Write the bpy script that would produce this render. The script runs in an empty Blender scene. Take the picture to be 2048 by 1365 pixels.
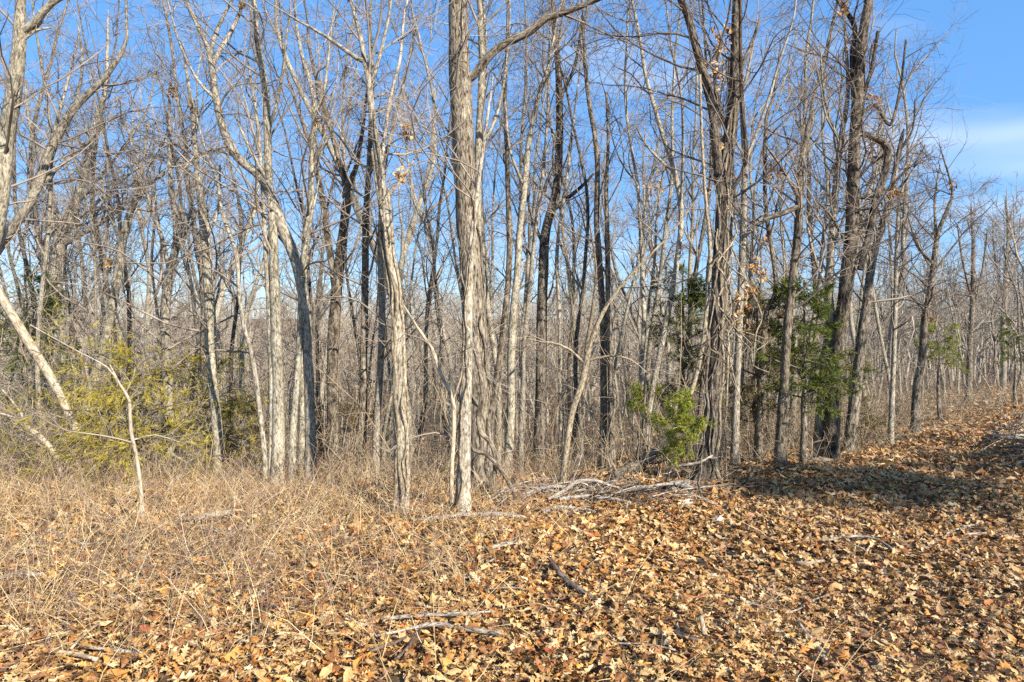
import bpy, math, random
import numpy as np
from mathutils import Vector, Matrix, Euler

# ------------------------------------------------------------------ camera, sky, sun, exposure
SC = bpy.context.scene
COL = SC.collection
F, CX, HY, CH = 1365.0, 1024.0, 640.0, 1.6          # focal (px of a 2048 wide frame), centre, horizon row, eye height
cam = bpy.data.cameras.new('camera')
cam.sensor_width = 36.0
cam.lens = 36.0 * F / 2048.0
cam.shift_y = (HY - 682.5) / 2048.0
cam.clip_end = 2000.0
cam.clip_start = 0.05
camo = bpy.data.objects.new('camera', cam)
COL.objects.link(camo)
camo.location = (0, 0, CH)
camo.rotation_euler = (math.radians(90), 0, 0)
SC.camera = camo

SUN_EL = math.radians(31.0)
SUN_AZ = np.array([0.64, -0.77]); SUN_AZ = SUN_AZ / np.linalg.norm(SUN_AZ)
SUN_DIR = Vector((SUN_AZ[0] * math.cos(SUN_EL), SUN_AZ[1] * math.cos(SUN_EL), math.sin(SUN_EL)))

world = bpy.data.worlds.new('World')
SC.world = world
world.use_nodes = True
nt = world.node_tree
nt.nodes.clear()
out = nt.nodes.new('ShaderNodeOutputWorld')
bg = nt.nodes.new('ShaderNodeBackground')
sky = nt.nodes.new('ShaderNodeTexSky')
sky.sky_type = 'NISHITA'
sky.sun_disc = False
sky.sun_elevation = SUN_EL
sky.sun_rotation = math.atan2(SUN_AZ[0], SUN_AZ[1])
sky.air_density = 1.0
sky.dust_density = 0.0
sky.ozone_density = 1.5
bg.inputs['Strength'].default_value = 0.127
hs = nt.nodes.new('ShaderNodeHueSaturation')
hs.inputs['Saturation'].default_value = 1.28
hs.inputs['Value'].default_value = 1.0
nt.links.new(sky.outputs[0], hs.inputs['Color'])
# thin cirrus streaks
tc = nt.nodes.new('ShaderNodeTexCoord')
mp = nt.nodes.new('ShaderNodeMapping')
mp.inputs['Scale'].default_value = (1.6, 1.6, 9.0)
mp.inputs['Location'].default_value = (1.0535, 7.2777, -7.1824)
mp.inputs['Rotation'].default_value = (0.0, 0.0, 0.0)
nz = nt.nodes.new('ShaderNodeTexNoise')
nz.inputs['Scale'].default_value = 1.0
nz.inputs['Detail'].default_value = 3.0
nz.inputs['Roughness'].default_value = 0.5
rp = nt.nodes.new('ShaderNodeValToRGB')
rp.color_ramp.elements[0].position = 0.56
rp.color_ramp.elements[1].position = 0.80
mxc = nt.nodes.new('ShaderNodeMixRGB')
mxc.inputs['Color2'].default_value = (4.6, 5.0, 5.6, 1)
sc_ = nt.nodes.new('ShaderNodeMath'); sc_.operation = 'MULTIPLY'; sc_.inputs[1].default_value = 0.6
nt.links.new(tc.outputs['Generated'], mp.inputs[0])
nt.links.new(mp.outputs[0], nz.inputs['Vector'])
nt.links.new(nz.outputs['Fac'], rp.inputs[0])
nt.links.new(rp.outputs[0], sc_.inputs[0])
nt.links.new(sc_.outputs[0], mxc.inputs['Fac'])
wb = nt.nodes.new('ShaderNodeMixRGB'); wb.blend_type = 'MULTIPLY'; wb.inputs['Fac'].default_value = 1.0
wb.inputs['Color2'].default_value = (0.92, 0.99, 1.07, 1)
nt.links.new(hs.outputs[0], wb.inputs['Color1'])
# thin high haze evens the blue out towards the horizon
hz = nt.nodes.new('ShaderNodeMixRGB'); hz.inputs['Fac'].default_value = 0.7
hz.inputs['Color2'].default_value = (0.72, 1.75, 3.75, 1)
nt.links.new(wb.outputs[0], hz.inputs['Color1'])
nt.links.new(hz.outputs[0], mxc.inputs['Color1'])
nt.links.new(mxc.outputs[0], bg.inputs['Color'])
nt.links.new(bg.outputs[0], out.inputs[0])

sun = bpy.data.lights.new('sun', 'SUN')
sun.energy = 4.7
sun.angle = math.radians(0.53)
sun.color = (1.0, 0.95, 0.87)
suno = bpy.data.objects.new('sun', sun)
COL.objects.link(suno)
suno.rotation_euler = (-SUN_DIR).to_track_quat('-Z', 'Y').to_euler()
suno.location = (20, -20, 30)

SC.view_settings.view_transform = 'Standard'
SC.view_settings.look = 'None'
SC.view_settings.exposure = 1.0
SC.view_settings.gamma = 1.0
SC.cycles.max_bounces = 3
SC.cycles.diffuse_bounces = 2
SC.cycles.glossy_bounces = 2
SC.cycles.transmission_bounces = 3
SC.cycles.use_denoising = False
SC.cycles.debug_use_spatial_splits = True
SC.cycles.use_adaptive_sampling = False
SC.cycles.sample_clamp_indirect = 6.0

RNG = np.random.default_rng(11)
random.seed(11)

# ------------------------------------------------------------------ terrain
def smin(a, b, k):
    h = np.clip(0.5 + 0.5 * (b - a) / k, 0, 1)
    return b * (1 - h) + a * h - k * h * (1 - h)

def softplus(s, k):
    return np.where(s / k > 30, s, k * np.log1p(np.exp(np.clip(s / k, -40, 30))))

def sstep(a, b, x):
    t = np.clip((x - a) / (b - a), 0, 1)
    return t * t * (3 - 2 * t)

def wood_s(x, y):
    return smin(y - 7.0, ((y - 7.0) - 0.95 * (x - 2.0)) / 1.38, 1.2)

def terrain(x, y):
    x = np.asarray(x, float); y = np.asarray(y, float)
    s = softplus(wood_s(x, y), 0.5)
    z = -9.0 * (1 - np.exp(-0.185 * s / 9.0))
    z = z - 0.055 * softplus(y - 7.0, 1.0) * np.exp(-np.clip(y - 7, 0, 500) / 90.0)
    z = z + 11.4 * sstep(65, 190, y)
    z = z + 0.05 * np.sin(0.9 * x + 0.4) * np.sin(0.7 * y + 1.1) + 0.025 * np.sin(2.3 * x + 1.7 * y) + 0.015 * np.sin(4.1 * x - 3.1 * y + 2)
    z = z + 0.4 * np.exp(-(((x - 6.5) / 1.3) ** 2 + ((y - 6.9) / 1.1) ** 2))      # low bank by the track
    return z

def tz(x, y):
    return float(terrain(x, y))

_DS = np.concatenate([np.arange(2.2, 12, 0.02), np.arange(12, 60, 0.1)])
def hit(px, py):
    """ground point seen at a photo pixel"""
    X = (px - CX) / F * _DS
    Z = CH + (HY - py) / F * _DS
    below = np.nonzero(Z <= terrain(X, _DS))[0]
    d = _DS[below[0]] if len(below) else 14.0
    x = (px - CX) / F * d
    return np.array([x, d, tz(x, d)])

def at(px, py, d):
    return np.array([(px - CX) / F * d, d, CH + (HY - py) / F * d])

# ------------------------------------------------------------------ mesh helpers
class Geo:
    """collects vertices, quads / tris and two point attributes"""
    def __init__(s):
        s.v = []; s.q = []; s.t = []; s.bk = []; s.tint = []; s.n = 0
    def add(s, v, q=None, t=None, bk=None, tint=None):
        v = np.asarray(v, np.float32).reshape(-1, 3)
        s.v.append(v)
        if q is not None and len(q): s.q.append(np.asarray(q, np.int64).reshape(-1, 4) + s.n)
        if t is not None and len(t): s.t.append(np.asarray(t, np.int64).reshape(-1, 3) + s.n)
        s.bk.append(np.zeros_like(v) if bk is None else np.asarray(bk, np.float32).reshape(-1, 3))
        s.tint.append(np.full((len(v), 4), 1, np.float32) if tint is None else np.asarray(tint, np.float32).reshape(-1, 4))
        s.n += len(v)
    def mesh(s, name, mat, origin=(0, 0, 0), smooth=True, bk=True, tint=False):
        v = np.concatenate(s.v) - np.asarray(origin, np.float32)
        q = np.concatenate(s.q) if s.q else np.zeros((0, 4), np.int64)
        t = np.concatenate(s.t) if s.t else np.zeros((0, 3), np.int64)
        me = bpy.data.meshes.new(name)
        me.vertices.add(len(v)); me.vertices.foreach_set('co', v.ravel())
        nl = len(q) * 4 + len(t) * 3
        me.loops.add(nl)
        me.loops.foreach_set('vertex_index', np.concatenate([q.ravel(), t.ravel()]).astype(np.int32))
        me.polygons.add(len(q) + len(t))
        st = np.concatenate([np.arange(len(q)) * 4, len(q) * 4 + np.arange(len(t)) * 3]).astype(np.int32)
        me.polygons.foreach_set('loop_start', st)
        me.polygons.foreach_set('use_smooth', np.full(len(q) + len(t), smooth, bool))
        if bk:
            a = me.attributes.new('bk', 'FLOAT_VECTOR', 'POINT')
            a.data.foreach_set('vector', np.concatenate(s.bk).ravel())
        if tint:
            a = me.attributes.new('tint', 'FLOAT_COLOR', 'POINT')
            a.data.foreach_set('color', np.concatenate(s.tint).ravel())
        me.materials.append(mat)
        me.update(calc_edges=True)
        return me

def link(name, me, parent=None, loc=None):
    o = bpy.data.objects.new(name, me)
    COL.objects.link(o)
    if parent is not None: o.parent = parent
    if loc is not None: o.location = loc
    return o

def tag(o, label=None, cat=None, group=None, kind=None):
    if label: o['label'] = label
    if cat: o['category'] = cat
    if group: o['group'] = group
    if kind: o['kind'] = kind
    return o

def thing(name, label, cat, loc, group=None):
    o = bpy.data.objects.new(name, None)
    o.empty_display_size = 0.1
    COL.objects.link(o)
    o.location = tuple(float(c) for c in loc)
    return tag(o, label, cat, group)

def norm(a):
    return a / np.maximum(np.linalg.norm(a, axis=-1, keepdims=True), 1e-9)

def tubes(g, P, R, S, lump=0.0, rng=RNG, flare=0.0, cap=False, bkoff=None, tint=None):
    """P (N,K,3), R (N,K): N tubes with S sides"""
    P = np.asarray(P, float); R = np.asarray(R, float)
    if P.ndim == 2: P = P[None]; R = R[None]
    N, K, _ = P.shape
    T = norm(np.gradient(P, axis=1))
    mt = np.abs(T.mean(axis=1))
    ref = np.eye(3)[np.argmin(mt, axis=1)][:, None, :]
    b1 = norm(np.cross(T, ref)); b2 = np.cross(T, b1)
    th = np.arange(S) * 2 * math.pi / S
    c, s_ = np.cos(th), np.sin(th)
    L = np.concatenate([np.zeros((N, 1)), np.cumsum(np.linalg.norm(np.diff(P, axis=1), axis=2), axis=1)], axis=1)
    rr = np.repeat(R[:, :, None], S, axis=2)
    if lump > 0:
        ph = rng.uniform(0, 6.28, (N, 8))
        for j, (kt, kl) in enumerate([(1, 2.1), (2, 3.7), (3, 6.0), (1, 9.0), (5, 4.0), (4, 13.0)]):
            rr = rr * (1 + lump / (1 + 0.35 * j) * np.sin(kt * th[None, None, :] + ph[:, j, None, None] + kl * L[:, :, None] + 1.3 * np.sin(L[:, :, None] * 2 + ph[:, 7, None, None])))
    if flare > 0:
        ph = rng.uniform(0, 6.28, (N, 2))
        lob = 1 + 0.35 * np.cos(4 * th + ph[0, 0]) + 0.25 * np.cos(3 * th + ph[0, 1])
        rr = rr * (1 + flare * np.exp(-L / 0.13)[:, :, None] * lob[None, None, :] + 0.25 * flare * np.exp(-L / 0.5)[:, :, None])
    V = P[:, :, None, :] + rr[..., None] * (b1[:, :, None, :] * c[None, None, :, None] + b2[:, :, None, :] * s_[None, None, :, None])
    off = rng.uniform(0, 20, N) if bkoff is None else np.full(N, bkoff)
    BK = np.stack([R[:, :, None] * c[None, None] , R[:, :, None] * s_[None, None], np.broadcast_to((L + off[:, None])[:, :, None], (N, K, S))], -1)
    base = (np.arange(N)[:, None, None] * K + np.arange(K - 1)[None, :, None]) * S
    j = np.arange(S)[None, None, :]
    j2 = (j + 1) % S
    Q = np.stack([base + j, base + j2, base + S + j2, base + S + j], -1)
    tn = None
    if tint is not None:
        tn = np.repeat(np.asarray(tint, np.float32)[:, None, :], K * S, axis=1).reshape(-1, 4)
    n0 = g.n
    g.add(V, Q, bk=BK, tint=tn)
    if cap:
        tr = []
        for i in range(N):
            for e, fl in ((0, 1), (K - 1, 0)):
                b = (i * K + e) * S
                for k in range(1, S - 1):
                    tr.append((b, b + k + 1, b + k) if fl else (b, b + k, b + k + 1))
        g.t.append(np.array(tr, np.int64) + n0)

def grow(rng, P, R, Ln, n, tr, lenf, ang, K, up=0.05, wob=0.18, rf=0.55, rend=0.0012, lmin=0.05, tfall=0.55, rmax=None, sector=None):
    """children of every parent tube: (P,R,L)"""
    N, K0, _ = P.shape
    n = np.full(N, n) if np.isscalar(n) else np.asarray(n)
    idx = np.repeat(np.arange(N), n)
    M = len(idx)
    if M == 0:
        return np.zeros((0, K, 3)), np.zeros((0, K)), np.zeros(0)
    t = rng.uniform(tr[0], tr[1], M)
    f = t * (K0 - 1); i0 = np.minimum(f.astype(int), K0 - 2); w = (f - i0)[:, None]
    a, b = P[idx, i0], P[idx, i0 + 1]
    pos = a * (1 - w) + b * w
    rad = R[idx, i0] * (1 - w[:, 0]) + R[idx, i0 + 1] * w[:, 0]
    tan = norm(b - a)
    rnd = norm(rng.normal(size=(M, 3)))
    if sector is not None: rnd = norm(rnd + sector)
    perp = norm(np.cross(tan, np.cross(rnd, tan)))
    al = np.radians(rng.uniform(ang[0], ang[1], M))[:, None]
    d = np.cos(al) * tan + np.sin(al) * perp
    L = np.maximum(lmin, Ln[idx] * lenf * (1 - tfall * t) * rng.uniform(0.55, 1.3, M))
    r0 = np.minimum(rad * rf * rng.uniform(0.7, 1.1, M), 0.016 * L + 0.0015)
    if rmax is not None: r0 = np.minimum(r0, rmax)
    r0 = np.maximum(r0, rend)
    out = np.zeros((M, K, 3)); out[:, 0] = pos
    st = (L / (K - 1))[:, None]
    cur = rng.normal(size=(M, 3)) * wob * 0.5
    for k in range(1, K):
        cur = 0.5 * cur + rng.normal(size=(M, 3)) * wob
        d = norm(d + cur + np.array([0, 0, up]))
        out[:, k] = out[:, k - 1] + d * st
    taper = np.linspace(1, 0, K)[None] ** 0.8
    RR = rend + (r0[:, None] - rend) * taper
    return out, RR, L

def resample(pts, w, step):
    """Catmull-Rom through pts (n,3) with radii w -> evenly spaced points"""
    pts = np.asarray(pts, float); w = np.asarray(w, float)
    n = len(pts)
    ext = np.vstack([2 * pts[0] - pts[1], pts, 2 * pts[-1] - pts[-2]])
    we = np.concatenate([[w[0]], w, [w[-1]]])
    o, ow = [], []
    for i in range(n - 1):
        p0, p1, p2, p3 = ext[i:i + 4]
        m = max(2, int(np.linalg.norm(p2 - p1) / step))
        tt = np.linspace(0, 1, m, endpoint=False)[:, None]
        o.append(0.5 * ((2 * p1) + (-p0 + p2) * tt + (2 * p0 - 5 * p1 + 4 * p2 - p3) * tt ** 2 + (-p0 + 3 * p1 - 3 * p2 + p3) * tt ** 3))
        ow.append(we[i + 1] + (we[i + 2] - we[i + 1]) * tt[:, 0])
    o.append(pts[-1:]); ow.append(w[-1:])
    return np.vstack(o), np.concatenate(ow)

def repoly(P, R, K):
    """one polyline -> exactly K points"""
    L = np.concatenate([[0], np.cumsum(np.linalg.norm(np.diff(P, axis=0), axis=1))])
    q = np.linspace(0, L[-1], K)
    return np.stack([np.interp(q, L, P[:, k]) for k in range(3)], 1), np.interp(q, L, R), L[-1]

# ------------------------------------------------------------------ materials
def lin(r, g_, b):
    f = lambda c: ((c / 255 + 0.055) / 1.055) ** 2.4 if c > 10 else c / 255 / 12.92
    return (f(r), f(g_), f(b), 1)

def new_mat(name):
    m = bpy.data.materials.new(name)
    m.use_nodes = True
    t = m.node_tree
    b = t.nodes['Principled BSDF']
    b.inputs['Specular IOR Level'].default_value = 0.2
    b.inputs['Roughness'].default_value = 0.85
    return m, t, b

def ramp(t, stops):
    r = t.nodes.new('ShaderNodeValToRGB')
    e = r.color_ramp.elements
    while len(e) < len(stops): e.new(0.5)
    for i, (p, c) in enumerate(stops):
        e[i].position = p; e[i].color = c
    return r

def bark(name, dark, mid, light, lich=0.35, sc=1.0, bump=0.7, lichcol=(0.42, 0.43, 0.36, 1), zs=20.0):
    m, t, b = new_mat(name)
    N, Lk = t.nodes, t.links
    at_ = N.new('ShaderNodeAttribute'); at_.attribute_name = 'bk'
    inf = N.new('ShaderNodeObjectInfo')
    mpn = N.new('ShaderNodeMapping'); mpn.inputs['Scale'].default_value = (60 * sc, 60 * sc, zs * sc)
    Lk.new(at_.outputs['Vector'], mpn.inputs[0])
    n1 = N.new('ShaderNodeTexNoise'); n1.inputs['Scale'].default_value = 1.0; n1.inputs['Detail'].default_value = 6; n1.inputs['Roughness'].default_value = 0.65
    n1.inputs['Distortion'].default_value = 0.6
    Lk.new(mpn.outputs[0], n1.inputs['Vector'])
    r1 = ramp(t, [(0.39, dark), (0.49, mid), (0.62, light)])
    Lk.new(n1.outputs['Fac'], r1.inputs[0])
    # broad tonal drift
    n2 = N.new('ShaderNodeTexNoise'); n2.inputs['Scale'].default_value = 2.3; n2.inputs['Detail'].default_value = 3
    Lk.new(at_.outputs['Vector'], n2.inputs['Vector'])
    mr = N.new('ShaderNodeMapRange'); mr.inputs[1].default_value = 0.3; mr.inputs[2].default_value = 0.7; mr.inputs[3].default_value = 0.72; mr.inputs[4].default_value = 1.22
    Lk.new(n2.outputs['Fac'], mr.inputs[0])
    mu = N.new('ShaderNodeMixRGB'); mu.blend_type = 'MULTIPLY'; mu.inputs['Fac'].default_value = 1
    Lk.new(r1.outputs[0], mu.inputs['Color1']); Lk.new(mr.outputs[0], mu.inputs['Color2'])
    # per-tree value
    mr2 = N.new('ShaderNodeMapRange'); mr2.inputs[3].default_value = 0.8; mr2.inputs[4].default_value = 1.2
    Lk.new(inf.outputs['Random'], mr2.inputs[0])
    mu2 = N.new('ShaderNodeMixRGB'); mu2.blend_type = 'MULTIPLY'; mu2.inputs['Fac'].default_value = 1
    Lk.new(mu.outputs[0], mu2.inputs['Color1']); Lk.new(mr2.outputs[0], mu2.inputs['Color2'])
    last = mu2
    # lichen patches
    if lich > 0:
        mp2 = N.new('ShaderNodeMapping'); mp2.inputs['Scale'].default_value = (22, 22, 15)
        Lk.new(at_.outputs['Vector'], mp2.inputs[0])
        n3 = N.new('ShaderNodeTexNoise'); n3.inputs['Scale'].default_value = 1.0; n3.inputs['Detail'].default_value = 5; n3.inputs['Roughness'].default_value = 0.6
        Lk.new(mp2.outputs[0], n3.inputs['Vector'])
        p = 0.72 - 0.26 * lich
        r3 = ramp(t, [(p, (0, 0, 0, 1)), (p + 0.07, (1, 1, 1, 1))])
        Lk.new(n3.outputs['Fac'], r3.inputs[0])
        ml = N.new('ShaderNodeMixRGB'); ml.inputs['Color2'].default_value = lichcol
        mm = N.new('ShaderNodeMath'); mm.operation = 'MULTIPLY'; mm.inputs[1].default_value = 0.8
        Lk.new(r3.outputs[0], mm.inputs[0]); Lk.new(mm.outputs[0], ml.inputs['Fac'])
        Lk.new(last.outputs[0], ml.inputs['Color1'])
        last = ml
    Lk.new(last.outputs[0], b.inputs['Base Color'])
    bp = N.new('ShaderNodeBump'); bp.inputs['Strength'].default_value = bump; bp.inputs['Distance'].default_value = 0.02 / sc
    Lk.new(n1.outputs['Fac'], bp.inputs['Height']); Lk.new(bp.outputs[0], b.inputs['Normal'])
    b.inputs['Roughness'].default_value = 0.9
    return m

M = {}
M['oak'] = bark('furrowed_bark', lin(58, 47, 37), lin(130, 116, 96), lin(180, 166, 142), 0.25, 0.8, 1.0, zs=16)
M['grey'] = bark('grey_bark', lin(92, 80, 66), lin(150, 138, 118), lin(188, 177, 155), 0.45, 1.0, 0.5)
M['lichen'] = bark('lichened_bark', lin(90, 80, 64), lin(148, 137, 114), lin(182, 172, 150), 0.5, 1.0, 0.6, lichcol=lin(184, 180, 164))
M['dark'] = bark('dark_bark', lin(60, 51, 42), lin(114, 101, 84), lin(158, 144, 122), 0.3, 0.6, 0.9)
M['shaggy'] = bark('shaggy_bark', lin(56, 48, 39), lin(114, 102, 87), lin(162, 150, 130), 0.25, 0.6, 1.0)
M['deep'] = bark('deep_furrowed_bark', lin(44, 37, 31), lin(92, 80, 67), lin(142, 128, 108), 0.25, 0.6, 1.0)
M['dead'] = bark('bare_dead_wood', lin(128, 112, 90), lin(172, 154, 128), lin(200, 184, 158), 0.15, 0.8, 0.35)
M['vine'] = bark('vine_bark', lin(90, 76, 58), lin(150, 134, 108), lin(184, 168, 140), 0.1, 1.3, 0.6)
M['stickgrey'] = bark('weathered_stick', lin(92, 80, 68), lin(154, 141, 124), lin(196, 184, 167), 0.2, 1.3, 0.6)
M['stickdark'] = bark('dark_stick', lin(48, 38, 32), lin(92, 76, 64), lin(134, 116, 100), 0.3, 1.2, 0.6)

def twig_mat(name, a, b_):
    m, t, b = new_mat(name)
    N, Lk = t.nodes, t.links
    at_ = N.new('ShaderNodeAttribute'); at_.attribute_name = 'bk'
    n1 = N.new('ShaderNodeTexNoise'); n1.inputs['Scale'].default_value = 1.7; n1.inputs['Detail'].default_value = 3
    Lk.new(at_.outputs['Vector'], n1.inputs['Vector'])
    r1 = ramp(t, [(0.35, a), (0.65, b_)])
    Lk.new(n1.outputs['Fac'], r1.inputs[0])
    Lk.new(r1.outputs[0], b.inputs['Base Color'])
    return m

M['twig'] = twig_mat('twig_bark', lin(112, 97, 84), lin(172, 158, 139))
M['twigdark'] = twig_mat('dark_twig_bark', lin(78, 66, 57), lin(140, 124, 108))
M['brush'] = twig_mat('brush_stems', lin(114, 96, 74), lin(184, 164, 134))
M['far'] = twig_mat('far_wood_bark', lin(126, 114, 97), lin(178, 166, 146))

def tint_mat(name, transl=0.2, rough=0.7, noise=True, spec=0.25):
    """colour comes per leaf from the 'tint' attribute, with veins / blotches on top"""
    m, t, b = new_mat(name)
    N, Lk = t.nodes, t.links
    a = N.new('ShaderNodeAttribute'); a.attribute_name = 'tint'
    last = a.outputs['Color']
    if noise:
        tcn = N.new('ShaderNodeTexCoord')
        n1 = N.new('ShaderNodeTexNoise'); n1.inputs['Scale'].default_value = 45; n1.inputs['Detail'].default_value = 4
        Lk.new(tcn.outputs['Object'], n1.inputs['Vector'])
        mr = N.new('ShaderNodeMapRange'); mr.inputs[1].default_value = 0.3; mr.inputs[2].default_value = 0.7; mr.inputs[3].default_value = 0.7; mr.inputs[4].default_value = 1.25
        Lk.new(n1.outputs['Fac'], mr.inputs[0])
        mu = N.new('ShaderNodeMixRGB'); mu.blend_type = 'MULTIPLY'; mu.inputs['Fac'].default_value = 1
        Lk.new(last, mu.inputs['Color1']); Lk.new(mr.outputs[0], mu.inputs['Color2'])
        last = mu.outputs[0]
    Lk.new(last, b.inputs['Base Color'])
    b.inputs['Roughness'].default_value = rough
    b.inputs['Specular IOR Level'].default_value = spec
    if transl > 0:
        tr = N.new('ShaderNodeBsdfTranslucent'); Lk.new(last, tr.inputs['Color'])
        mx = N.new('ShaderNodeMixShader'); mx.inputs[0].default_value = transl
        o = N['Material Output']
        Lk.new(b.outputs[0], mx.inputs[1]); Lk.new(tr.outputs[0], mx.inputs[2]); Lk.new(mx.outputs[0], o.inputs['Surface'])
    return m

M['leaf'] = tint_mat('dry_leaf', 0.15, 0.55, True, 0.35)
M['cedar'] = tint_mat('cedar_needles', 0.2, 0.7, False, 0.2)
M['straw'] = tint_mat('dry_straw', 0.15, 0.7, False, 0.2)

def ground_mat():
    m, t, b = new_mat('leafy_soil')
    N, Lk = t.nodes, t.links
    tcn = N.new('ShaderNodeTexCoord')
    n1 = N.new('ShaderNodeTexNoise'); n1.inputs['Scale'].default_value = 14; n1.inputs['Detail'].default_value = 8; n1.inputs['Roughness'].default_value = 0.7
    v1 = N.new('ShaderNodeTexVoronoi'); v1.inputs['Scale'].default_value = 11; v1.inputs['Randomness'].default_value = 1
    Lk.new(tcn.outputs['Object'], n1.inputs['Vector']); Lk.new(tcn.outputs['Object'], v1.inputs['Vector'])
    r1 = ramp(t, [(0.3, lin(58, 42, 28)), (0.5, lin(112, 82, 52)), (0.7, lin(160, 122, 80))])
    Lk.new(n1.outputs['Fac'], r1.inputs[0])
    mu = N.new('ShaderNodeMixRGB'); mu.blend_type = 'OVERLAY'; mu.inputs['Fac'].default_value = 0.45
    Lk.new(r1.outputs[0], mu.inputs['Color1']); Lk.new(v1.outputs['Color'], mu.inputs['Color2'])
    hsn = N.new('ShaderNodeHueSaturation'); hsn.inputs['Saturation'].default_value = 0.75
    mu2 = N.new('ShaderNodeMixRGB'); mu2.inputs['Fac'].default_value = 0.6
    Lk.new(mu.outputs[0], hsn.inputs['Color']); Lk.new(hsn.outputs[0], mu2.inputs['Color1']); Lk.new(r1.outputs[0], mu2.inputs['Color2'])
    Lk.new(mu2.outputs[0], b.inputs['Base Color'])
    bp = N.new('ShaderNodeBump'); bp.inputs['Strength'].default_value = 0.8; bp.inputs['Distance'].default_value = 0.05
    Lk.new(n1.outputs['Fac'], bp.inputs['Height']); Lk.new(bp.outputs[0], b.inputs['Normal'])
    return m
M['ground'] = ground_mat()

def ribbons(g, P, R, rng, tint=None):
    """hair-thin strands as narrow strips, each turned its own way"""
    N, K, _ = P.shape
    if N == 0: return
    T = norm(np.gradient(P, axis=1))
    sd = norm(np.cross(T, norm(rng.normal(size=(N, 1, 3))))) * R[..., None] * 1.1
    V = np.stack([P - sd, P + sd], 2)
    b = (np.arange(N)[:, None] * K + np.arange(K - 1)[None]) * 2
    Q = np.stack([b, b + 1, b + 3, b + 2], -1).reshape(-1, 4)
    L = np.broadcast_to(np.arange(K)[None, :, None] * .1 + rng.uniform(0, 20, N)[:, None, None], (N, K, 2))
    tn = None if tint is None else np.repeat(np.asarray(tint, np.float32), K * 2, axis=0)
    g.add(V, Q, bk=np.stack([0 * L, 0 * L, L], -1), tint=tn)

def scatter(name, geos, mat, pos, rot, scl, idx, label, cat, tint=False):
    """one uncountable mass, joined from copies of a few small pieces"""
    out = Geo()
    cx, sx, cy, sy, cz, sz = np.cos(rot[:, 0]), np.sin(rot[:, 0]), np.cos(rot[:, 1]), np.sin(rot[:, 1]), np.cos(rot[:, 2]), np.sin(rot[:, 2])
    o_, z_ = np.ones(len(pos)), np.zeros(len(pos))
    Rz = np.stack([cz, -sz, z_, sz, cz, z_, z_, z_, o_], 1).reshape(-1, 3, 3)
    Rx = np.stack([o_, z_, z_, z_, cx, -sx, z_, sx, cx], 1).reshape(-1, 3, 3)
    Ry = np.stack([cy, z_, sy, z_, o_, z_, -sy, z_, cy], 1).reshape(-1, 3, 3)
    RR = Ry @ Rx @ Rz * np.asarray(scl)[:, None, None]
    for k, ge in enumerate(geos):
        m = np.nonzero(idx == k)[0]
        if len(m) == 0: continue
        v = np.concatenate(ge.v); nv = len(v); off = (np.arange(len(m)) * nv)[:, None, None]
        V = np.einsum('nij,vj->nvi', RR[m], v) + pos[m][:, None, :]
        q = (np.concatenate(ge.q)[None] + off).reshape(-1, 4) if ge.q else None
        t = (np.concatenate(ge.t)[None] + off).reshape(-1, 3) if ge.t else None
        bk = np.concatenate(ge.bk)[None] + np.array([0, 0, 1])[None, None] * (m * 1.37 % 19)[:, None, None]
        out.add(V, q, t, bk=bk, tint=np.tile(np.concatenate(ge.tint), (len(m), 1)))
    return tag(link(name, out.mesh(name, mat, tint=tint)), label, cat, None, 'stuff')

# ------------------------------------------------------------------ ground sheet
def axis(fine0, fine1, step, lo, hi, gr=1.13):
    a = list(np.arange(fine0, fine1, step))
    s = step
    while a[-1] < hi: s *= gr; a.append(a[-1] + s)
    s = step
    while a[0] > lo: s *= gr; a.insert(0, a[0] - s)
    return np.array(a)
xs = axis(-7, 9, 0.14, -400, 400); ys = axis(1.5, 11, 0.14, -60, 420)
XX, YY = np.meshgrid(xs, ys)
g = Geo()
nx, ny = len(xs), len(ys)
ii, jj = np.meshgrid(np.arange(nx - 1), np.arange(ny - 1))
b0 = (jj * nx + ii).ravel()
g.add(np.stack([XX, YY, terrain(XX, YY)], -1), np.stack([b0, b0 + 1, b0 + nx + 1, b0 + nx], -1))
ground = tag(link('ground', g.mesh('ground', M['ground'], bk=False)), 'leaf strewn forest floor sloping down into the woods', None, None, 'structure')

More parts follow.
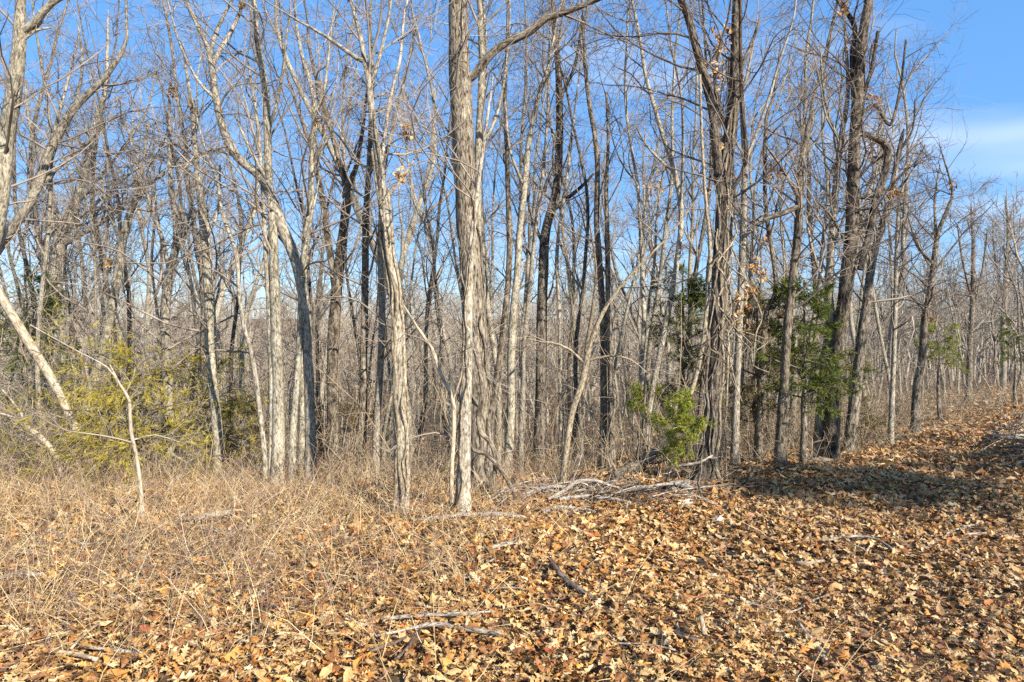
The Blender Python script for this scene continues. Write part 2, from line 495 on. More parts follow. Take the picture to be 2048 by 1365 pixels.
# ------------------------------------------------------------------ leaves
LEAF_COLS = np.array([lin(208, 166, 104), lin(222, 188, 134), lin(190, 138, 74), lin(204, 130, 48), lin(180, 100, 34), lin(146, 90, 48), lin(220, 162, 76), lin(110, 72, 46), lin(230, 204, 160), lin(160, 70, 30)])
LEAF_P = np.array([.27, .15, .22, .07, .035, .125, .06, .05, .015, .005])
def leaf_variants(st, wid, nvar, rng, sweep=0.06, thick=0.0):
    """nvar curled leaves, unit length along x; returns (nvar,V,3) and quads"""
    st = np.asarray(st); wid = np.asarray(wid)
    n = len(st)
    out = []
    for _ in range(nvar):
        w1 = wid * rng.uniform(0.75, 1.2, n); w2 = wid * rng.uniform(0.75, 1.2, n)
        fold = rng.uniform(-0.3, 1.1); bend = rng.uniform(-0.7, 0.7); tw = rng.uniform(-0.9, 0.9)
        cx = st - 0.5
        mid = np.stack([st, np.zeros(n), np.zeros(n)], 1)
        sw = np.where(wid > 0.2, sweep, -sweep * 0.4)
        l = np.stack([np.clip(st + sw, 0, 1.02), w1, fold * w1], 1)
        r = np.stack([np.clip(st + sw, 0, 1.02), -w2, fold * w2 * rng.uniform(0.4, 1.3)], 1)
        v = np.concatenate([mid, l, r])
        a = tw * (v[:, 0] - 0.5)
        y, z = v[:, 1] * np.cos(a) - v[:, 2] * np.sin(a), v[:, 1] * np.sin(a) + v[:, 2] * np.cos(a)
        z = z + bend * (v[:, 0] - 0.5) ** 2 + rng.normal(size=len(v)) * 0.03
        v = np.stack([v[:, 0] - 0.5, y, z], 1)
        out.append(v)
    q = []
    for i in range(n - 1):
        q.append((i, i + 1, n + i + 1, n + i)); q.append((i + 1, i, 2 * n + i, 2 * n + i + 1))
    return np.array(out), np.array(q)

OAK_S, OAK_W = [0, .14, .26, .37, .5, .6, .72, .84, 1.0], [.012, .03, .20, .06, .28, .07, .22, .06, .012]
OVA_S, OVA_W = [0, .12, .28, .5, .72, .88, 1.0], [.01, .03, .17, .23, .19, .09, .01]
M5_S, M5_W = [0, .28, .45, .62, 1.0], [.02, .23, .08, .28, .02]
D3_S, D3_W = [0, .45, 1.0], [.05, .23, .04]
def leaf_set(rng):
    return dict(oak=leaf_variants(OAK_S, OAK_W, 24, rng), ova=leaf_variants(OVA_S, OVA_W, 12, rng), mid=leaf_variants(M5_S, M5_W, 20, rng), far=leaf_variants(D3_S, D3_W, 12, rng))
LV = leaf_set(RNG)

def rots(rng, n, tilt):
    """random rotation matrices: yaw free, then tilted"""
    yaw = rng.uniform(0, 2 * math.pi, n); tx = rng.normal(size=n) * tilt; ty = rng.normal(size=n) * tilt
    flip = rng.random(n) < 0.5
    tx = tx + np.where(flip, math.pi, 0)
    cz, sz, cx, sx, cy, sy = np.cos(yaw), np.sin(yaw), np.cos(tx), np.sin(tx), np.cos(ty), np.sin(ty)
    o, z = np.ones(n), np.zeros(n)
    Rz = np.stack([cz, -sz, z, sz, cz, z, z, z, o], 1).reshape(n, 3, 3)
    Rx = np.stack([o, z, z, z, cx, -sx, z, sx, cx], 1).reshape(n, 3, 3)
    Ry = np.stack([cy, z, sy, z, o, z, -sy, z, cy], 1).reshape(n, 3, 3)
    return Ry @ Rx @ Rz

def leaf_tints(rng, n, p=LEAF_P):
    c = LEAF_COLS[rng.choice(len(LEAF_COLS), n, p=p)].copy()
    c[:, :3] = c[:, :3] * .85 + .15 * np.array([.50, .30, .10]); c[:, :3] = c[:, :3] * .95 + .05 * c[:, :3].mean(1, keepdims=True); c[:, :3] *= rng.uniform(0.62, 1.22, (n, 1))
    return c.astype(np.float32)

def put_leaves(g, rng, kind, pos, size, tilt, tints):
    var, q = LV[kind]
    n = len(pos)
    if n == 0: return
    k = rng.integers(0, len(var), n)
    V = np.einsum('nij,nvj->nvi', rots(rng, n, tilt), var[k] * size[:, None, None]) + pos[:, None, :]
    nv = V.shape[1]
    Q = (q[None] + (np.arange(n) * nv)[:, None, None]).reshape(-1, 4)
    g.add(V, Q, tint=np.repeat(tints, nv, axis=0))

def in_frame(x, y, z, m=0.0):
    px = CX + F * x / np.maximum(y, .1); py = HY - F * (z - CH) / np.maximum(y, .1)
    return (px > -m) & (px < 2048 + m) & (py > -m) & (py < 1365 + m), px, py

rng = np.random.default_rng(5)
def patchy(x, y, f, ph):
    return 0.5 + 0.5 * np.sin(f * x + ph + 1.5 * np.sin(f * 0.8 * y + ph)) * np.sin(f * 0.9 * y + 1.7 * ph + 1.2 * np.sin(f * 0.7 * x))

g = Geo()
# near, mid and far bands of litter
near_list = None
for (y0, y1, dens, kind) in ((2.3, 4.2, 1400, 'oak'), (4.2, 6.2, 1150, 'mid'), (6.2, 9.5, 600, 'far'), (9.5, 17, 380, 'far'), (17, 40, 60, 'far')):
    xa, xb = -0.85 * y1 - 0.9, 0.85 * y1 + 0.9
    if y0 > 9: xa = -0.55 * y1
    n = int((xb - xa) * (y1 - y0) * dens)
    x = rng.uniform(xa, xb, n); y = rng.uniform(y0, y1, n)
    keep = (x > -0.82 * y - 0.9) & (x < 0.82 * y + 0.9)
    # thinner on the weedy bank at the left
    weed = sstep(-0.5, -2.3, x - 0.5 * (y - 4.5)) * sstep(3.4, 4.6, y)
    keep &= rng.random(n) > weed * 0.55
    keep &= rng.random(n) < 0.72 + 0.28 * patchy(x, y, 2.2, 0.6)
    if kind == 'far': keep &= (rng.random(n) < np.where(wood_s(x, y) > .6, 0.3, 1.0))
    x, y = x[keep], y[keep]; n = len(x)
    lay = rng.random(n)
    size = 0.042 + 0.052 * rng.random(n) ** 1.5 + np.where(rng.random(n) < 0.05, 0.03, 0.0)
    if y0 > 9: size *= 1.4
    elif y0 > 6: size *= 1.2
    if y0 > 16: size *= 1.3
    z = terrain(x, y) + 0.008 + 0.055 * lay
    pos = np.stack([x, y, z], 1)
    tn = leaf_tints(rng, n)
    shade_brown = (sstep(.2, 2.2, x - .25 * (y - 4)) * rng.random(n))[:, None]      # browner along the track: half shade painted into the leaf tint
    tn[:, :3] = tn[:, :3] * (1 - .55 * shade_brown) + .55 * shade_brown * np.array([.36, .235, .135]) * rng.uniform(.6, 1.2, (n, 1))
    if kind == 'oak':
        vis, px, py = in_frame(x, y, z, 8)
        score = np.where(vis & (lay > 0.6), y - 0.35 * lay - 12.0 * (size - 0.06), 99)
        order = np.argsort(score)[:300]
        near_list = (pos[order], size[order], tn[order])
        m = np.ones(n, bool); m[order] = False
        pos, size, tn = pos[m], size[m], tn[m]; n = len(pos)
        ov = rng.random(n) < 0.22
        put_leaves(g, rng, 'oak', pos[~ov], size[~ov], 0.42, tn[~ov])
        put_leaves(g, rng, 'ova', pos[ov], size[ov], 0.42, tn[ov])
    else:
        put_leaves(g, rng, kind, pos, size, 0.42, tn)
litter = tag(link('leaf_litter', g.mesh('leaf_litter', M['leaf'], bk=False, tint=True, smooth=False), ground), None, None, None, 'stuff')
# the largest leaves, one object each, parts of the ground
lm = []
for k in range(30):
    gg = Geo(); var, q = LV['oak'] if k % 5 else LV['ova']
    v = var[k % len(var)]
    gg.add(v, q, tint=np.repeat(leaf_tints(rng, 1), len(v), axis=0))
    lm.append(gg.mesh('leaf', M['leaf'], bk=False, tint=True, smooth=False))
for i in range(300):
    o = link('leaf', lm[rng.integers(0, 30)], ground, near_list[0][i] + np.array([0, 0, 0.012]))
    s = float(near_list[1][i]); o.scale = (s * 1.05, s * 1.05, s * 1.05)
    o.rotation_euler = (rng.normal() * .34 + (math.pi if rng.random() < .5 else 0), rng.normal() * .34, rng.uniform(0, 6.28))

# ------------------------------------------------------------------ trees
def hero(name, label, cat, trunk, limbs=(), D=None, mat='grey', twig='twig', seed=1, dens=1.0, height=9.5, flare=0.7, drift=0.0,
         clusters=(), group=None, tb=0.25, S=12, tex=True, lump=0.035, fine=1.0, snag=False):
    """a tree whose trunk and main limbs follow (column, row, width) marks at its own distance"""
    rg = np.random.default_rng(seed)
    if D is None:
        h = hit(trunk[0][0], trunk[0][1]); D = h[1]
    pts = [at(p[0], p[1], D) for p in trunk]; w = [p[2] / 2 * D / F for p in trunk]
    b = pts[0].copy(); gz = tz(b[0], b[1])
    if b[2] > gz + 0.12:                                  # foot hidden behind the brush
        dv = pts[0] - pts[1]; dx = dv[0] * min(2.5, (gz - .08 - b[2]) / min(dv[2], -.05)) * .85
        pts.insert(0, np.array([b[0] + dx, b[1], gz - 0.08])); w.insert(0, w[0] * 1.08)
    else:
        pts[0][2] = gz - 0.08
    # lean in depth
    z0 = pts[0][2]
    for p in pts: p[1] += drift * (p[2] - z0)
    vis_top = len(pts)
    if trunk[-1][1] < 60 and not snag:
        d = norm(pts[-1] - pts[-2]); p = pts[-1].copy(); rad = w[-1]; top = z0 + height
        n = max(3, int((top - p[2]) / 0.7))
        if top > p[2] + 0.7:
            for k in range(n):
                d = norm(d + rg.normal(size=3) * np.array([.12, .12, .03]) + np.array([0, 0, .1]))
                p = p + d * 0.7; rad_k = rad * (1 - (k + 1) / n) + 0.008
                pts.append(p.copy()); w.append(rad_k)
    elif not snag:
        pts.append(pts[-1] + (pts[-1] - pts[-2]) * 0.35); w.append(w[-1] * 0.3)
    base = np.array([pts[0][0], pts[0][1], gz])
    root = thing(name, label, cat, base, group)
    P, R = resample(pts, w, 0.07)
    # slow wobble so that the stem is not a perfect curve
    nn = len(P); tt = np.linspace(0, 1, nn)
    Lt = nn * 0.07
    for a in range(2):
        P[:, a] += 0.13 * R * np.sin(tt * Lt * 2.1 + rg.uniform(0, 6)) * np.minimum(1, tt * 12)
    gt = Geo(); tubes(gt, P, R, S, lump, rg, flare, cap=snag)
    link('trunk', gt.mesh('trunk', M[mat], base), root)
    par = [repoly(P, R, 24)]
    for lb in limbs:
        # nearest trunk point starts the limb
        q = [at(p[0], p[1], D) for p in lb]
        k = np.argmin(np.linalg.norm(P[:, [0, 2]] - q[0][[0, 2]], axis=1))
        dd = P[k, 1] - D
        sgn = rg.uniform(-0.3, 0.3)
        ln = 0
        for i in range(len(q)):
            if i: ln += np.linalg.norm((q[i] - q[i - 1])[[0, 2]])
            q[i] = at(lb[i][0], lb[i][1], D + dd + sgn * ln)
        wl = [p[2] / 2 * D / F for p in lb]
        if np.linalg.norm(q[0] - P[k]) < 0.5:
            q.insert(0, P[k].copy()); wl.insert(0, min(wl[0] * 1.25, R[k] * 0.95))
        if lb[-1][1] < 30:
            d = norm(q[-1] - q[-2])
            for j in range(3):
                d = norm(d + rg.normal(size=3) * .15 + np.array([0, 0, .12])); q.append(q[-1] + d * .7); wl.append(wl[-1] * .62)
        PL, RL = resample(q, wl, 0.08)
        gl = Geo(); tubes(gl, PL, RL, max(6, S - 4), lump, rg)
        link('limb', gl.mesh('limb', M[mat], base), root)
        par.append(repoly(PL, RL, 24))
    PP = np.stack([p[0] for p in par]); RR = np.stack([p[1] for p in par]); LL = np.array([p[2] for p in par])
    gc = Geo(); tf = max(1.0, (D / 7.0) ** .8)
    if dens > 0:
        n1 = np.maximum(3, (LL * 2.0 * dens)).astype(int)
        p1, r1, l1 = grow(rg, PP, RR, np.minimum(LL, 3.0), n1, (tb, 0.99), 0.55, (28, 70), 8, 0.07, 0.17, 0.5, 0.0024 * tf, 0.35, 0.35, rmax=0.013 * tf)
        p2, r2, l2 = grow(rg, p1, r1, l1, 6, (0.18, 1.0), 0.55, (25, 65), 6, 0.05, 0.2, 0.6, 0.0015 * tf, 0.2, 0.4, rmax=0.005 * tf)
        n3 = max(2, int(6 * fine))
        p3, r3, l3 = grow(rg, p2, r2, l2, n3, (0.15, 1.0), 0.6, (25, 70), 4, 0.03, 0.24, 0.7, 0.0010 * tf, 0.1, 0.3, rmax=0.0025 * tf)
        tubes(gc, p1, r1, 4, 0, rg); tubes(gc, p2, r2, 3, 0, rg); ribbons(gc, p3, r3, rg)
        link('crown', gc.mesh('crown', M[twig], base), root)
        ends = p2.reshape(-1, 3)
    for (cx_, cy_, rad, cnt) in clusters:
        cnt = int(cnt * 1.6)
        gk = Geo(); c = at(cx_, cy_, D + drift * 2)
        rr_ = rad * D / F
        pos = c + rg.normal(size=(cnt, 3)) * rr_ * np.array([.55, .4, .7])
        put_leaves(gk, rg, 'mid', pos, rg.uniform(.05, .09, cnt), 0.9, leaf_tints(rg, cnt))
        # little stalks that carry the bunch
        st = np.stack([np.linspace(0, 1, 4)[None, :, None] * (pos - c)[:, None, :] + c][0:1], 0)[0]
        link('dry_leaf_cluster', gk.mesh('dry_leaf_cluster', M['leaf'], base, bk=False, tint=True, smooth=False), root)['kind'] = 'stuff'
        gs = Geo()
        kk = np.argmin(np.linalg.norm(PP.reshape(-1, 3) - c, axis=1)); a0 = PP.reshape(-1, 3)[kk]
        br = np.linspace(0, 1, 6)[:, None] * (c - a0) + a0; br[1:5, 2] += 0.03
        tubes(gs, br, np.linspace(.006, .003, 6), 4, 0, rg); tubes(gs, st, np.full(st.shape[:2], .0016), 3, 0, rg)
        link('leaf_stalk', gs.mesh('leaf_stalk', M[twig], base), root)
    return root, P, R

def vine_on(P, R, label, seed, z_top, th0, turn, rad, mat='vine', out=0.6, zb=None, group=None):
    rg = np.random.default_rng(seed)
    m = P[:, 2] < z_top
    if zb is not None: m &= P[:, 2] > zb
    p, r = P[m], R[m]
    n = len(p); s = np.linspace(0, 1, n)
    th = th0 + turn * s + 0.35 * np.sin(s * 17 + rg.uniform(0, 6)) + 0.2 * np.sin(s * 41 + rg.uniform(0, 6))
    rr = r * (1.0 + 0.55 * np.exp(-s * n * .07 / .2)) + rad * out
    q = p.copy(); q[:, 0] += rr * np.cos(th); q[:, 1] += rr * np.sin(th)
    gv = Geo(); tubes(gv, q, rad * (1 - 0.45 * s) * (1 + .12 * np.sin(s * 60)), 7, 0.08, rg)
    o = link('vine', gv.mesh('vine', M[mat], q[0]), None, q[0])
    return tag(o, label, 'vine', group)

TREE = 'tree'
# ---- left side
hero('lichened_tree', 'lichen-spotted tree leaning out of the left edge, forked high up', TREE,
     [(-70, 930, 40), (-58, 760, 36), (-30, 560, 34), (0, 395, 31), (9, 281, 29), (26, 185, 27), (40, 60, 23), (42, 0, 18)],
     [[(46, 62, 16), (75, 40, 15), (104, 6, 12)], [(4, 330, 14), (22, 215, 10), (38, 150, 9)], [(34, 90, 9), (70, 62, 6), (103, 56, 3)]], D=6.6, mat='lichen', seed=3, S=18, dens=0.9, height=10)
hero('leaning_grey_tree', 'long grey trunk slanting up rightwards from the left edge', TREE,
     [(-150, 800, 26), (-70, 600, 23), (0, 492, 20), (44, 431, 18), (75, 374, 17), (101, 299, 15), (145, 220, 15), (211, 154, 11), (250, 88, 7), (253, 40, 5)],
     [[(101, 300, 9), (115, 240, 7), (135, 165, 5), (160, 60, 3)], [(60, 400, 10), (100, 350, 8), (160, 300, 6), (215, 240, 4)], [(150, 215, 7), (165, 130, 5), (155, 40, 3)]], D=8.2, seed=4, height=7, dens=1.3)
hero('forked_tree', 'stout grey tree forking into arching limbs behind the dark cedar', TREE,
     [(100, 800, 30), (108, 640, 28), (112, 560, 28), (118, 490, 26), (145, 418, 17), (176, 330, 13), (193, 246, 10), (211, 176, 8), (215, 60, 5)],
     [[(116, 485, 15), (105, 396, 12), (88, 330, 9), (60, 250, 6), (50, 160, 4)], [(125, 490, 12), (211, 440, 9), (281, 383, 7), (334, 343, 4)], [(150, 410, 8), (220, 330, 6), (290, 230, 4), (310, 150, 3)], [(120, 470, 9), (200, 400, 7), (270, 340, 5), (345, 300, 3)]],
     D=11.5, seed=5, height=9, dens=1.6, twig='twigdark', clusters=[(310, 150, 10, 8)])
hero('dead_snag', 'bleached barkless dead trunk leaning left above the yellow-green cedar', 'dead tree',
     [(142, 835, 15), (105, 760, 16), (60, 690, 17), (20, 625, 17), (-20, 560, 16), (-60, 500, 15)], D=7.3, mat='dead', seed=6, dens=0.25, flare=0.1, snag=True)
hero('pale_tree', 'pale slanting tree rising out of the yellow-green cedar', TREE,
     [(178, 800, 19), (207, 689, 18), (224, 610, 17), (240, 531, 16), (246, 484, 15), (264, 418, 12), (290, 374, 9), (335, 343, 6)],
     [[(264, 418, 9), (285, 340, 7), (295, 255, 5)], [(246, 484, 8), (215, 420, 6), (200, 340, 4)]], D=9.0, seed=7, mat='lichen', dens=1.1, clusters=[(300, 255, 10, 7), (218, 530, 9, 9)])
hero('slender_tree', 'slender grey trunk standing at the right of the yellow-green cedar', TREE,
     [(343, 953, 19), (341, 895, 18), (334, 746, 18), (332, 632, 17), (338, 545, 16), (350, 500, 14), (351, 440, 12), (343, 387, 10), (339, 308, 8), (339, 200, 5)],
     [[(338, 535, 10), (322, 470, 8), (300, 410, 6), (290, 350, 4)], [(350, 500, 9), (380, 430, 6), (392, 340, 4)]], D=7.7, seed=8, mat='grey', dens=1.2, clusters=[(345, 190, 11, 9)])
hero('slender_tree', 'slightly bowed pale trunk between the cedar and the clump of lichened trunks', TREE,
     [(440, 955, 20), (433, 852, 19), (422, 746, 19), (418, 654, 18), (418, 594, 17), (409, 484, 15), (400, 396, 12), (391, 308, 10), (385, 237, 8), (370, 120, 5)],
     [[(409, 484, 8), (436, 420, 6), (440, 330, 4)], [(392, 310, 7), (350, 290, 5), (310, 280, 3)]], D=7.6, seed=9, mat='lichen', dens=1.3, clusters=[(385, 215, 12, 9)])
hero('lichened_tree', 'straight trunk blotched with white lichen, thickest of the clump left of the vine-wrapped trunk', TREE,
     [(556, 976, 25), (556, 852, 23), (554, 720, 22), (552, 610, 20), (546, 440, 18), (537, 352, 16), (534, 264, 15), (532, 198, 14), (525, 145, 13), (512, 66, 11), (510, 10, 9)],
     [[(534, 270, 8), (560, 180, 6), (575, 60, 4), (580, 0, 3)], [(540, 370, 8), (500, 300, 6), (470, 230, 4)], [(527, 150, 7), (505, 90, 5), (500, 10, 4)]], seed=10, mat='lichen', S=14, dens=1.3)
hero('thin_tree', 'thin straight trunk pressed against the left of the white-lichened trunk', TREE,
     [(541, 976, 11), (543, 764, 10), (538, 610, 10), (531, 500, 9), (526, 400, 8), (516, 260, 7), (500, 150, 5)], seed=11, mat='lichen', dens=0.9, tb=.5)
hero('bent_tree', 'grey trunk bending sharply left overhead and forking against the sky', TREE,
     [(620, 976, 22), (620, 808, 20), (616, 676, 20), (611, 610, 21), (594, 526, 22), (563, 453, 21), (536, 382, 19), (515, 350, 18), (475, 316, 17), (448, 264, 16), (433, 198, 15), (424, 132, 12), (413, 88, 9), (387, 35, 7), (375, 0, 6)],
     [[(424, 135, 10), (440, 101, 9), (466, 57, 8), (486, 0, 6)], [(420, 115, 8), (431, 70, 8), (462, 5, 6)], [(433, 200, 7), (395, 160, 5), (360, 90, 4), (340, 20, 3)], [(470, 312, 7), (420, 300, 6), (370, 330, 4), (340, 335, 3)]],
     seed=12, mat='grey', S=14, dens=1.1, clusters=[(485, 10, 8, 6)])
hero('slender_tree', 'pale slender trunk crossing the bent trunk and reaching straight up', TREE,
     [(602, 962, 15), (606, 800, 14), (604, 640, 14), (611, 484, 14), (620, 418, 13), (624, 308, 12), (629, 242, 11), (625, 180, 9), (604, 110, 7), (590, 20, 5)],
     [[(629, 240, 8), (650, 170, 6), (662, 60, 4), (668, 0, 3)], [(622, 330, 6), (660, 270, 5), (690, 200, 3)]], D=7.4, seed=13, mat='lichen', dens=1.3, clusters=[(634, 246, 8, 9)])
hero('lichened_sapling', 'short slim trunk with white lichen, right of the white-lichened trunk', TREE,
     [(583, 978, 14), (587, 852, 13), (598, 700, 12), (600, 620, 10), (606, 520, 8), (630, 400, 5)], seed=14, mat='lichen', dens=0.8, tb=.5)
hero('dark_forked_tree', 'dark trunk in shade parting into two stems at head height', TREE,
     [(668, 957, 24), (664, 808, 23), (668, 676, 23), (674, 594, 22), (688, 440, 17), (692, 383, 15), (675, 308, 11), (644, 198, 8), (620, 100, 6), (612, 20, 4)],
     [[(672, 590, 15), (662, 519, 14), (644, 396, 12), (626, 308, 10), (600, 230, 7), (570, 130, 5), (560, 20, 3)], [(692, 385, 12), (705, 352, 11), (714, 330, 10), (727, 246, 7), (740, 120, 4)]], D=8.6, seed=15, mat='dark', S=14, dens=1.2)
hero('thin_tree', 'thin curving stem leaning left out of the lichened clump', TREE,
     [(533, 976, 10), (528, 887, 10), (506, 720, 9), (488, 654, 9), (477, 580, 8), (472, 510, 8), (444, 426, 7), (435, 365, 6), (411, 300, 4), (385, 200, 3)], seed=16, mat='grey', dens=1.0, tb=.4)
hero('slender_tree', 'dark slender trunk just left of the vine-wrapped trunk', TREE,
     [(722, 960, 17), (727, 808, 16), (727, 698, 15), (730, 544, 14), (732, 440, 13), (738, 352, 11), (741, 264, 9), (745, 150, 7), (740, 30, 5)],
     [[(738, 352, 7), (770, 270, 5), (790, 160, 4)]], D=8.2, seed=17, mat='dark', dens=1.1)
hero('slender_tree', 'slender grey trunk hidden close behind the vine-wrapped trunk', TREE,
     [(752, 958, 16), (752, 874, 15), (760, 764, 14), (763, 632, 13), (760, 500, 12), (762, 440, 11), (770, 330, 9), (800, 200, 6), (830, 60, 4)], D=8.0, seed=18, mat='grey', dens=1.1)
_, P, R = hero('vine_wrapped_tree', 'pale trunk wrapped in ropy vines, its foot in the fallen leaves', TREE,
     [(807, 1032, 25), (804, 940, 22), (802, 852, 21), (800, 764, 20), (796, 676, 20), (793, 588, 20), (782, 522, 19), (774, 470, 19), (767, 396, 18), (754, 299, 16), (745, 242, 15), (736, 154, 12), (728, 119, 11), (719, 66, 9), (701, 0, 7)],
     [[(715, 118, 9), (655, 75, 7), (604, 46, 5), (560, 20, 3)], [(742, 170, 8), (765, 90, 7), (783, 0, 5)], [(762, 330, 8), (780, 200, 7), (800, 120, 6), (815, 0, 4)], [(790, 560, 6), (775, 520, 5), (760, 300, 4)], [(770, 400, 7), (810, 350, 5), (850, 280, 3)]],
     mat='grey', seed=19, S=18, flare=0.6, dens=1.2, clusters=[(810, 260, 12, 10), (800, 355, 10, 8)])
for k, (t0, tn_, rd, ro, lab) in enumerate([(3.7, 1.3, .020, .5, 'thick ropy vine up the front of the pale vine-wrapped trunk'), (4.5, -1.0, .017, .6, 'ropy vine twisting across the middle of the pale vine-wrapped trunk'),
                               (5.3, .9, .018, .5, 'ropy vine along the sunlit right flank of the pale vine-wrapped trunk'), (2.8, 2.2, .014, .7, 'slim vine climbing the shaded left flank of the pale vine-wrapped trunk'), (4.9, 2.6, .010, 1.2, 'wiry thin vine spiralling around the pale vine-wrapped trunk')]):
    vine_on(P, R, lab, 40 + k, 3.3 - .3 * k, t0, tn_, rd, out=ro)
hero('white_sapling', 'white-barked crooked sapling between the vine-wrapped trunk and thick furrowed trunk', TREE,
     [(903, 1018, 9), (903, 940, 9), (908, 852, 9), (906, 800, 8), (881, 746, 7), (864, 698, 7), (837, 658, 5), (815, 623, 4)],
     [[(906, 800, 5), (925, 740, 4), (930, 660, 3)]], mat='dead', seed=20, dens=0.7, flare=.2)
# ---- centre
_, P, R = hero('thick_furrowed_tree', 'thickest tree, deeply furrowed brown trunk with a big limb to the right', TREE,
     [(966, 988, 50), (962, 900, 47), (960, 800, 46), (957, 720, 46), (951, 640, 46), (945, 560, 45), (938, 490, 44), (931, 400, 42), (926, 300, 42), (923, 220, 42), (921, 150, 43), (919, 60, 39), (918, 0, 36)],
     [[(940, 158, 17), (974, 119, 16), (996, 97, 16), (1018, 84, 15), (1062, 62, 15), (1093, 35, 14), (1128, 26, 12)], [(1120, 28, 5), (1163, 44, 4), (1216, 70, 3), (1251, 84, 2.5)], [(905, 205, 5), (935, 180, 4), (950, 165, 3)], [(925, 290, 5), (890, 255, 4), (858, 180, 3)]],
     mat='oak', seed=21, S=32, flare=.55, lump=.03, dens=0.5, tb=.35, height=11)
P18, R18 = P, R
hero('slender_tree', 'pale slim trunk running up right behind the thick furrowed trunk', TREE,
     [(985, 965, 15), (975, 800, 15), (962, 600, 15), (956, 440, 15), (957, 308, 15), (960, 220, 14), (963, 130, 13), (961, 66, 12), (958, 0, 10)],
     [[(957, 300, 7), (990, 240, 6), (1010, 150, 5), (1020, 20, 3)]], D=7.6, seed=22, mat='lichen', dens=1.2, tb=.45)
_, P, R = hero('furrowed_tree', 'grey trunk in front of the thickest tree, its foot swollen in the leaves', TREE,
     [(927, 1036, 26), (930, 960, 24), (932, 850, 22), (934, 740, 20), (935, 640, 18), (938, 540, 15), (948, 440, 11), (962, 330, 8), (980, 200, 5)], mat='grey', seed=23, S=16, flare=.6, dens=.7, tb=.55)
vine_on(P, R, 'flat vine pressed on the front of the grey trunk before the thickest tree', 51, 2.6, 4.0, .9, .012)
vine_on(P, R, 'thin vine on the shaded side of the grey trunk before the thickest tree', 52, 2.2, 2.9, 1.4, .009)
for k in range(3):
    vine_on(P18, R18, ['rough vine creeping up the right flank of the thickest tree', 'rough vine creeping up the middle of the thickest tree', 'thin vine along the left flank of the thickest tree'][k], 60 + k, [3.0, 2.4, 3.4][k], [5.4, 4.7, 3.3][k], [.5, -.6, .4][k], [.016, .013, .010][k], mat='shaggy')

def free_vine(label, pts, D, mat='vine', seed=1, name='vine', cat='vine', S=8):
    q, r = resample([at(p[0], p[1], D + (p[3] if len(p) > 3 else 0)) for p in pts], [p[2] / 2 * D / F for p in pts], 0.04)
    gv = Geo(); tubes(gv, q, r, S, .06, np.random.default_rng(seed))
    return tag(link(name, gv.mesh(name, M[mat], q[0]), None, q[0]), label, cat)
free_vine('dark loopy vine hanging in an S down the right of the thickest tree', [(940, 670, 7), (952, 711, 8), (961, 746, 9), (965, 786, 10), (957, 834, 10), (962, 865, 10), (982, 887, 10), (992, 922, 10), (986, 965, 10), (980, 985, 10)], 6.05, 'dark', 70)
free_vine('dark vine arching off the thickest tree into the leaves', [(925, 850, 7), (947, 900, 9), (969, 907, 9), (991, 926, 9), (1012, 955, 9), (1030, 990, 9)], 6.0, 'dark', 71)
hero('slender_tree', 'pale upright trunk a step right of the thickest tree', TREE,
     [(1013, 955, 17), (1020, 852, 16), (1022, 720, 15), (1027, 632, 15), (1036, 544, 14), (1040, 462, 13), (1049, 374, 12), (1057, 286, 10), (1075, 198, 8), (1097, 132, 6), (1120, 20, 4)],
     [[(1049, 374, 7), (1020, 300, 5), (1010, 200, 4)]], seed=24, mat='lichen', dens=1.2, tb=.4)
hero('dark_tree', 'dark shaded stem slanting behind the thickest tree', TREE,
     [(980, 870, 15), (985, 820, 15), (1000, 720, 14), (1009, 632, 13), (1018, 522, 12), (1018, 440, 11), (1014, 300, 9), (1010, 200, 8), (1014, 80, 6), (1016, 0, 5)], D=8.3, seed=25, mat='dark', dens=1.1, tb=.4)
hero('grey_tree', 'stout grey trunk deep behind the leaning sapling, forking at mid height', TREE,
     [(1077, 946, 24), (1082, 720, 22), (1088, 544, 20), (1092, 462, 19), (1106, 405, 17), (1115, 352, 17), (1119, 220, 15), (1117, 132, 13), (1110, 44, 10), (1105, 0, 9)],
     [[(1100, 425, 10), (1136, 396, 8), (1172, 365, 6), (1187, 347, 4)], [(1090, 500, 8), (1060, 420, 6), (1050, 330, 4)], [(1117, 200, 8), (1150, 130, 6), (1165, 30, 4)]], D=9.0, seed=26, mat='shaggy', S=14, dens=1.2, clusters=[(1090, 540, 16, 8), (1050, 530, 10, 6)])
hero('leaning_sapling', 'tan sapling leaning right from beside the brush pile, forked at chest height', TREE,
     [(1125, 986, 14), (1128, 940, 13), (1141, 830, 12), (1160, 765, 12), (1168, 720, 12), (1176, 685, 9), (1198, 628, 8), (1224, 588, 6.5), (1260, 544, 5.5), (1300, 504, 4.5), (1335, 465, 3.5), (1372, 410, 2.5), (1390, 340, 2)],
     [[(1166, 725, 6), (1140, 700, 5), (1100, 685, 4), (1060, 690, 3), (1030, 708, 2)], [(1175, 722, 6), (1220, 712, 5), (1262, 720, 3), (1296, 748, 2)], [(1172, 700, 8), (1185, 620, 6), (1192, 540, 4), (1180, 450, 3)]],
     mat='vine', seed=27, dens=0.9, flare=.3, tb=.4, drift=-.12)
hero('dark_tree', 'left of the twin dark poles right of the leaning sapling', TREE,
     [(1205, 942, 15), (1207, 808, 14), (1205, 632, 13), (1198, 500, 12), (1194, 440, 11), (1194, 308, 10), (1180, 220, 9), (1172, 154, 8), (1167, 66, 6), (1165, 0, 5)], D=8.5, seed=28, mat='dark', dens=1.1, tb=.5)
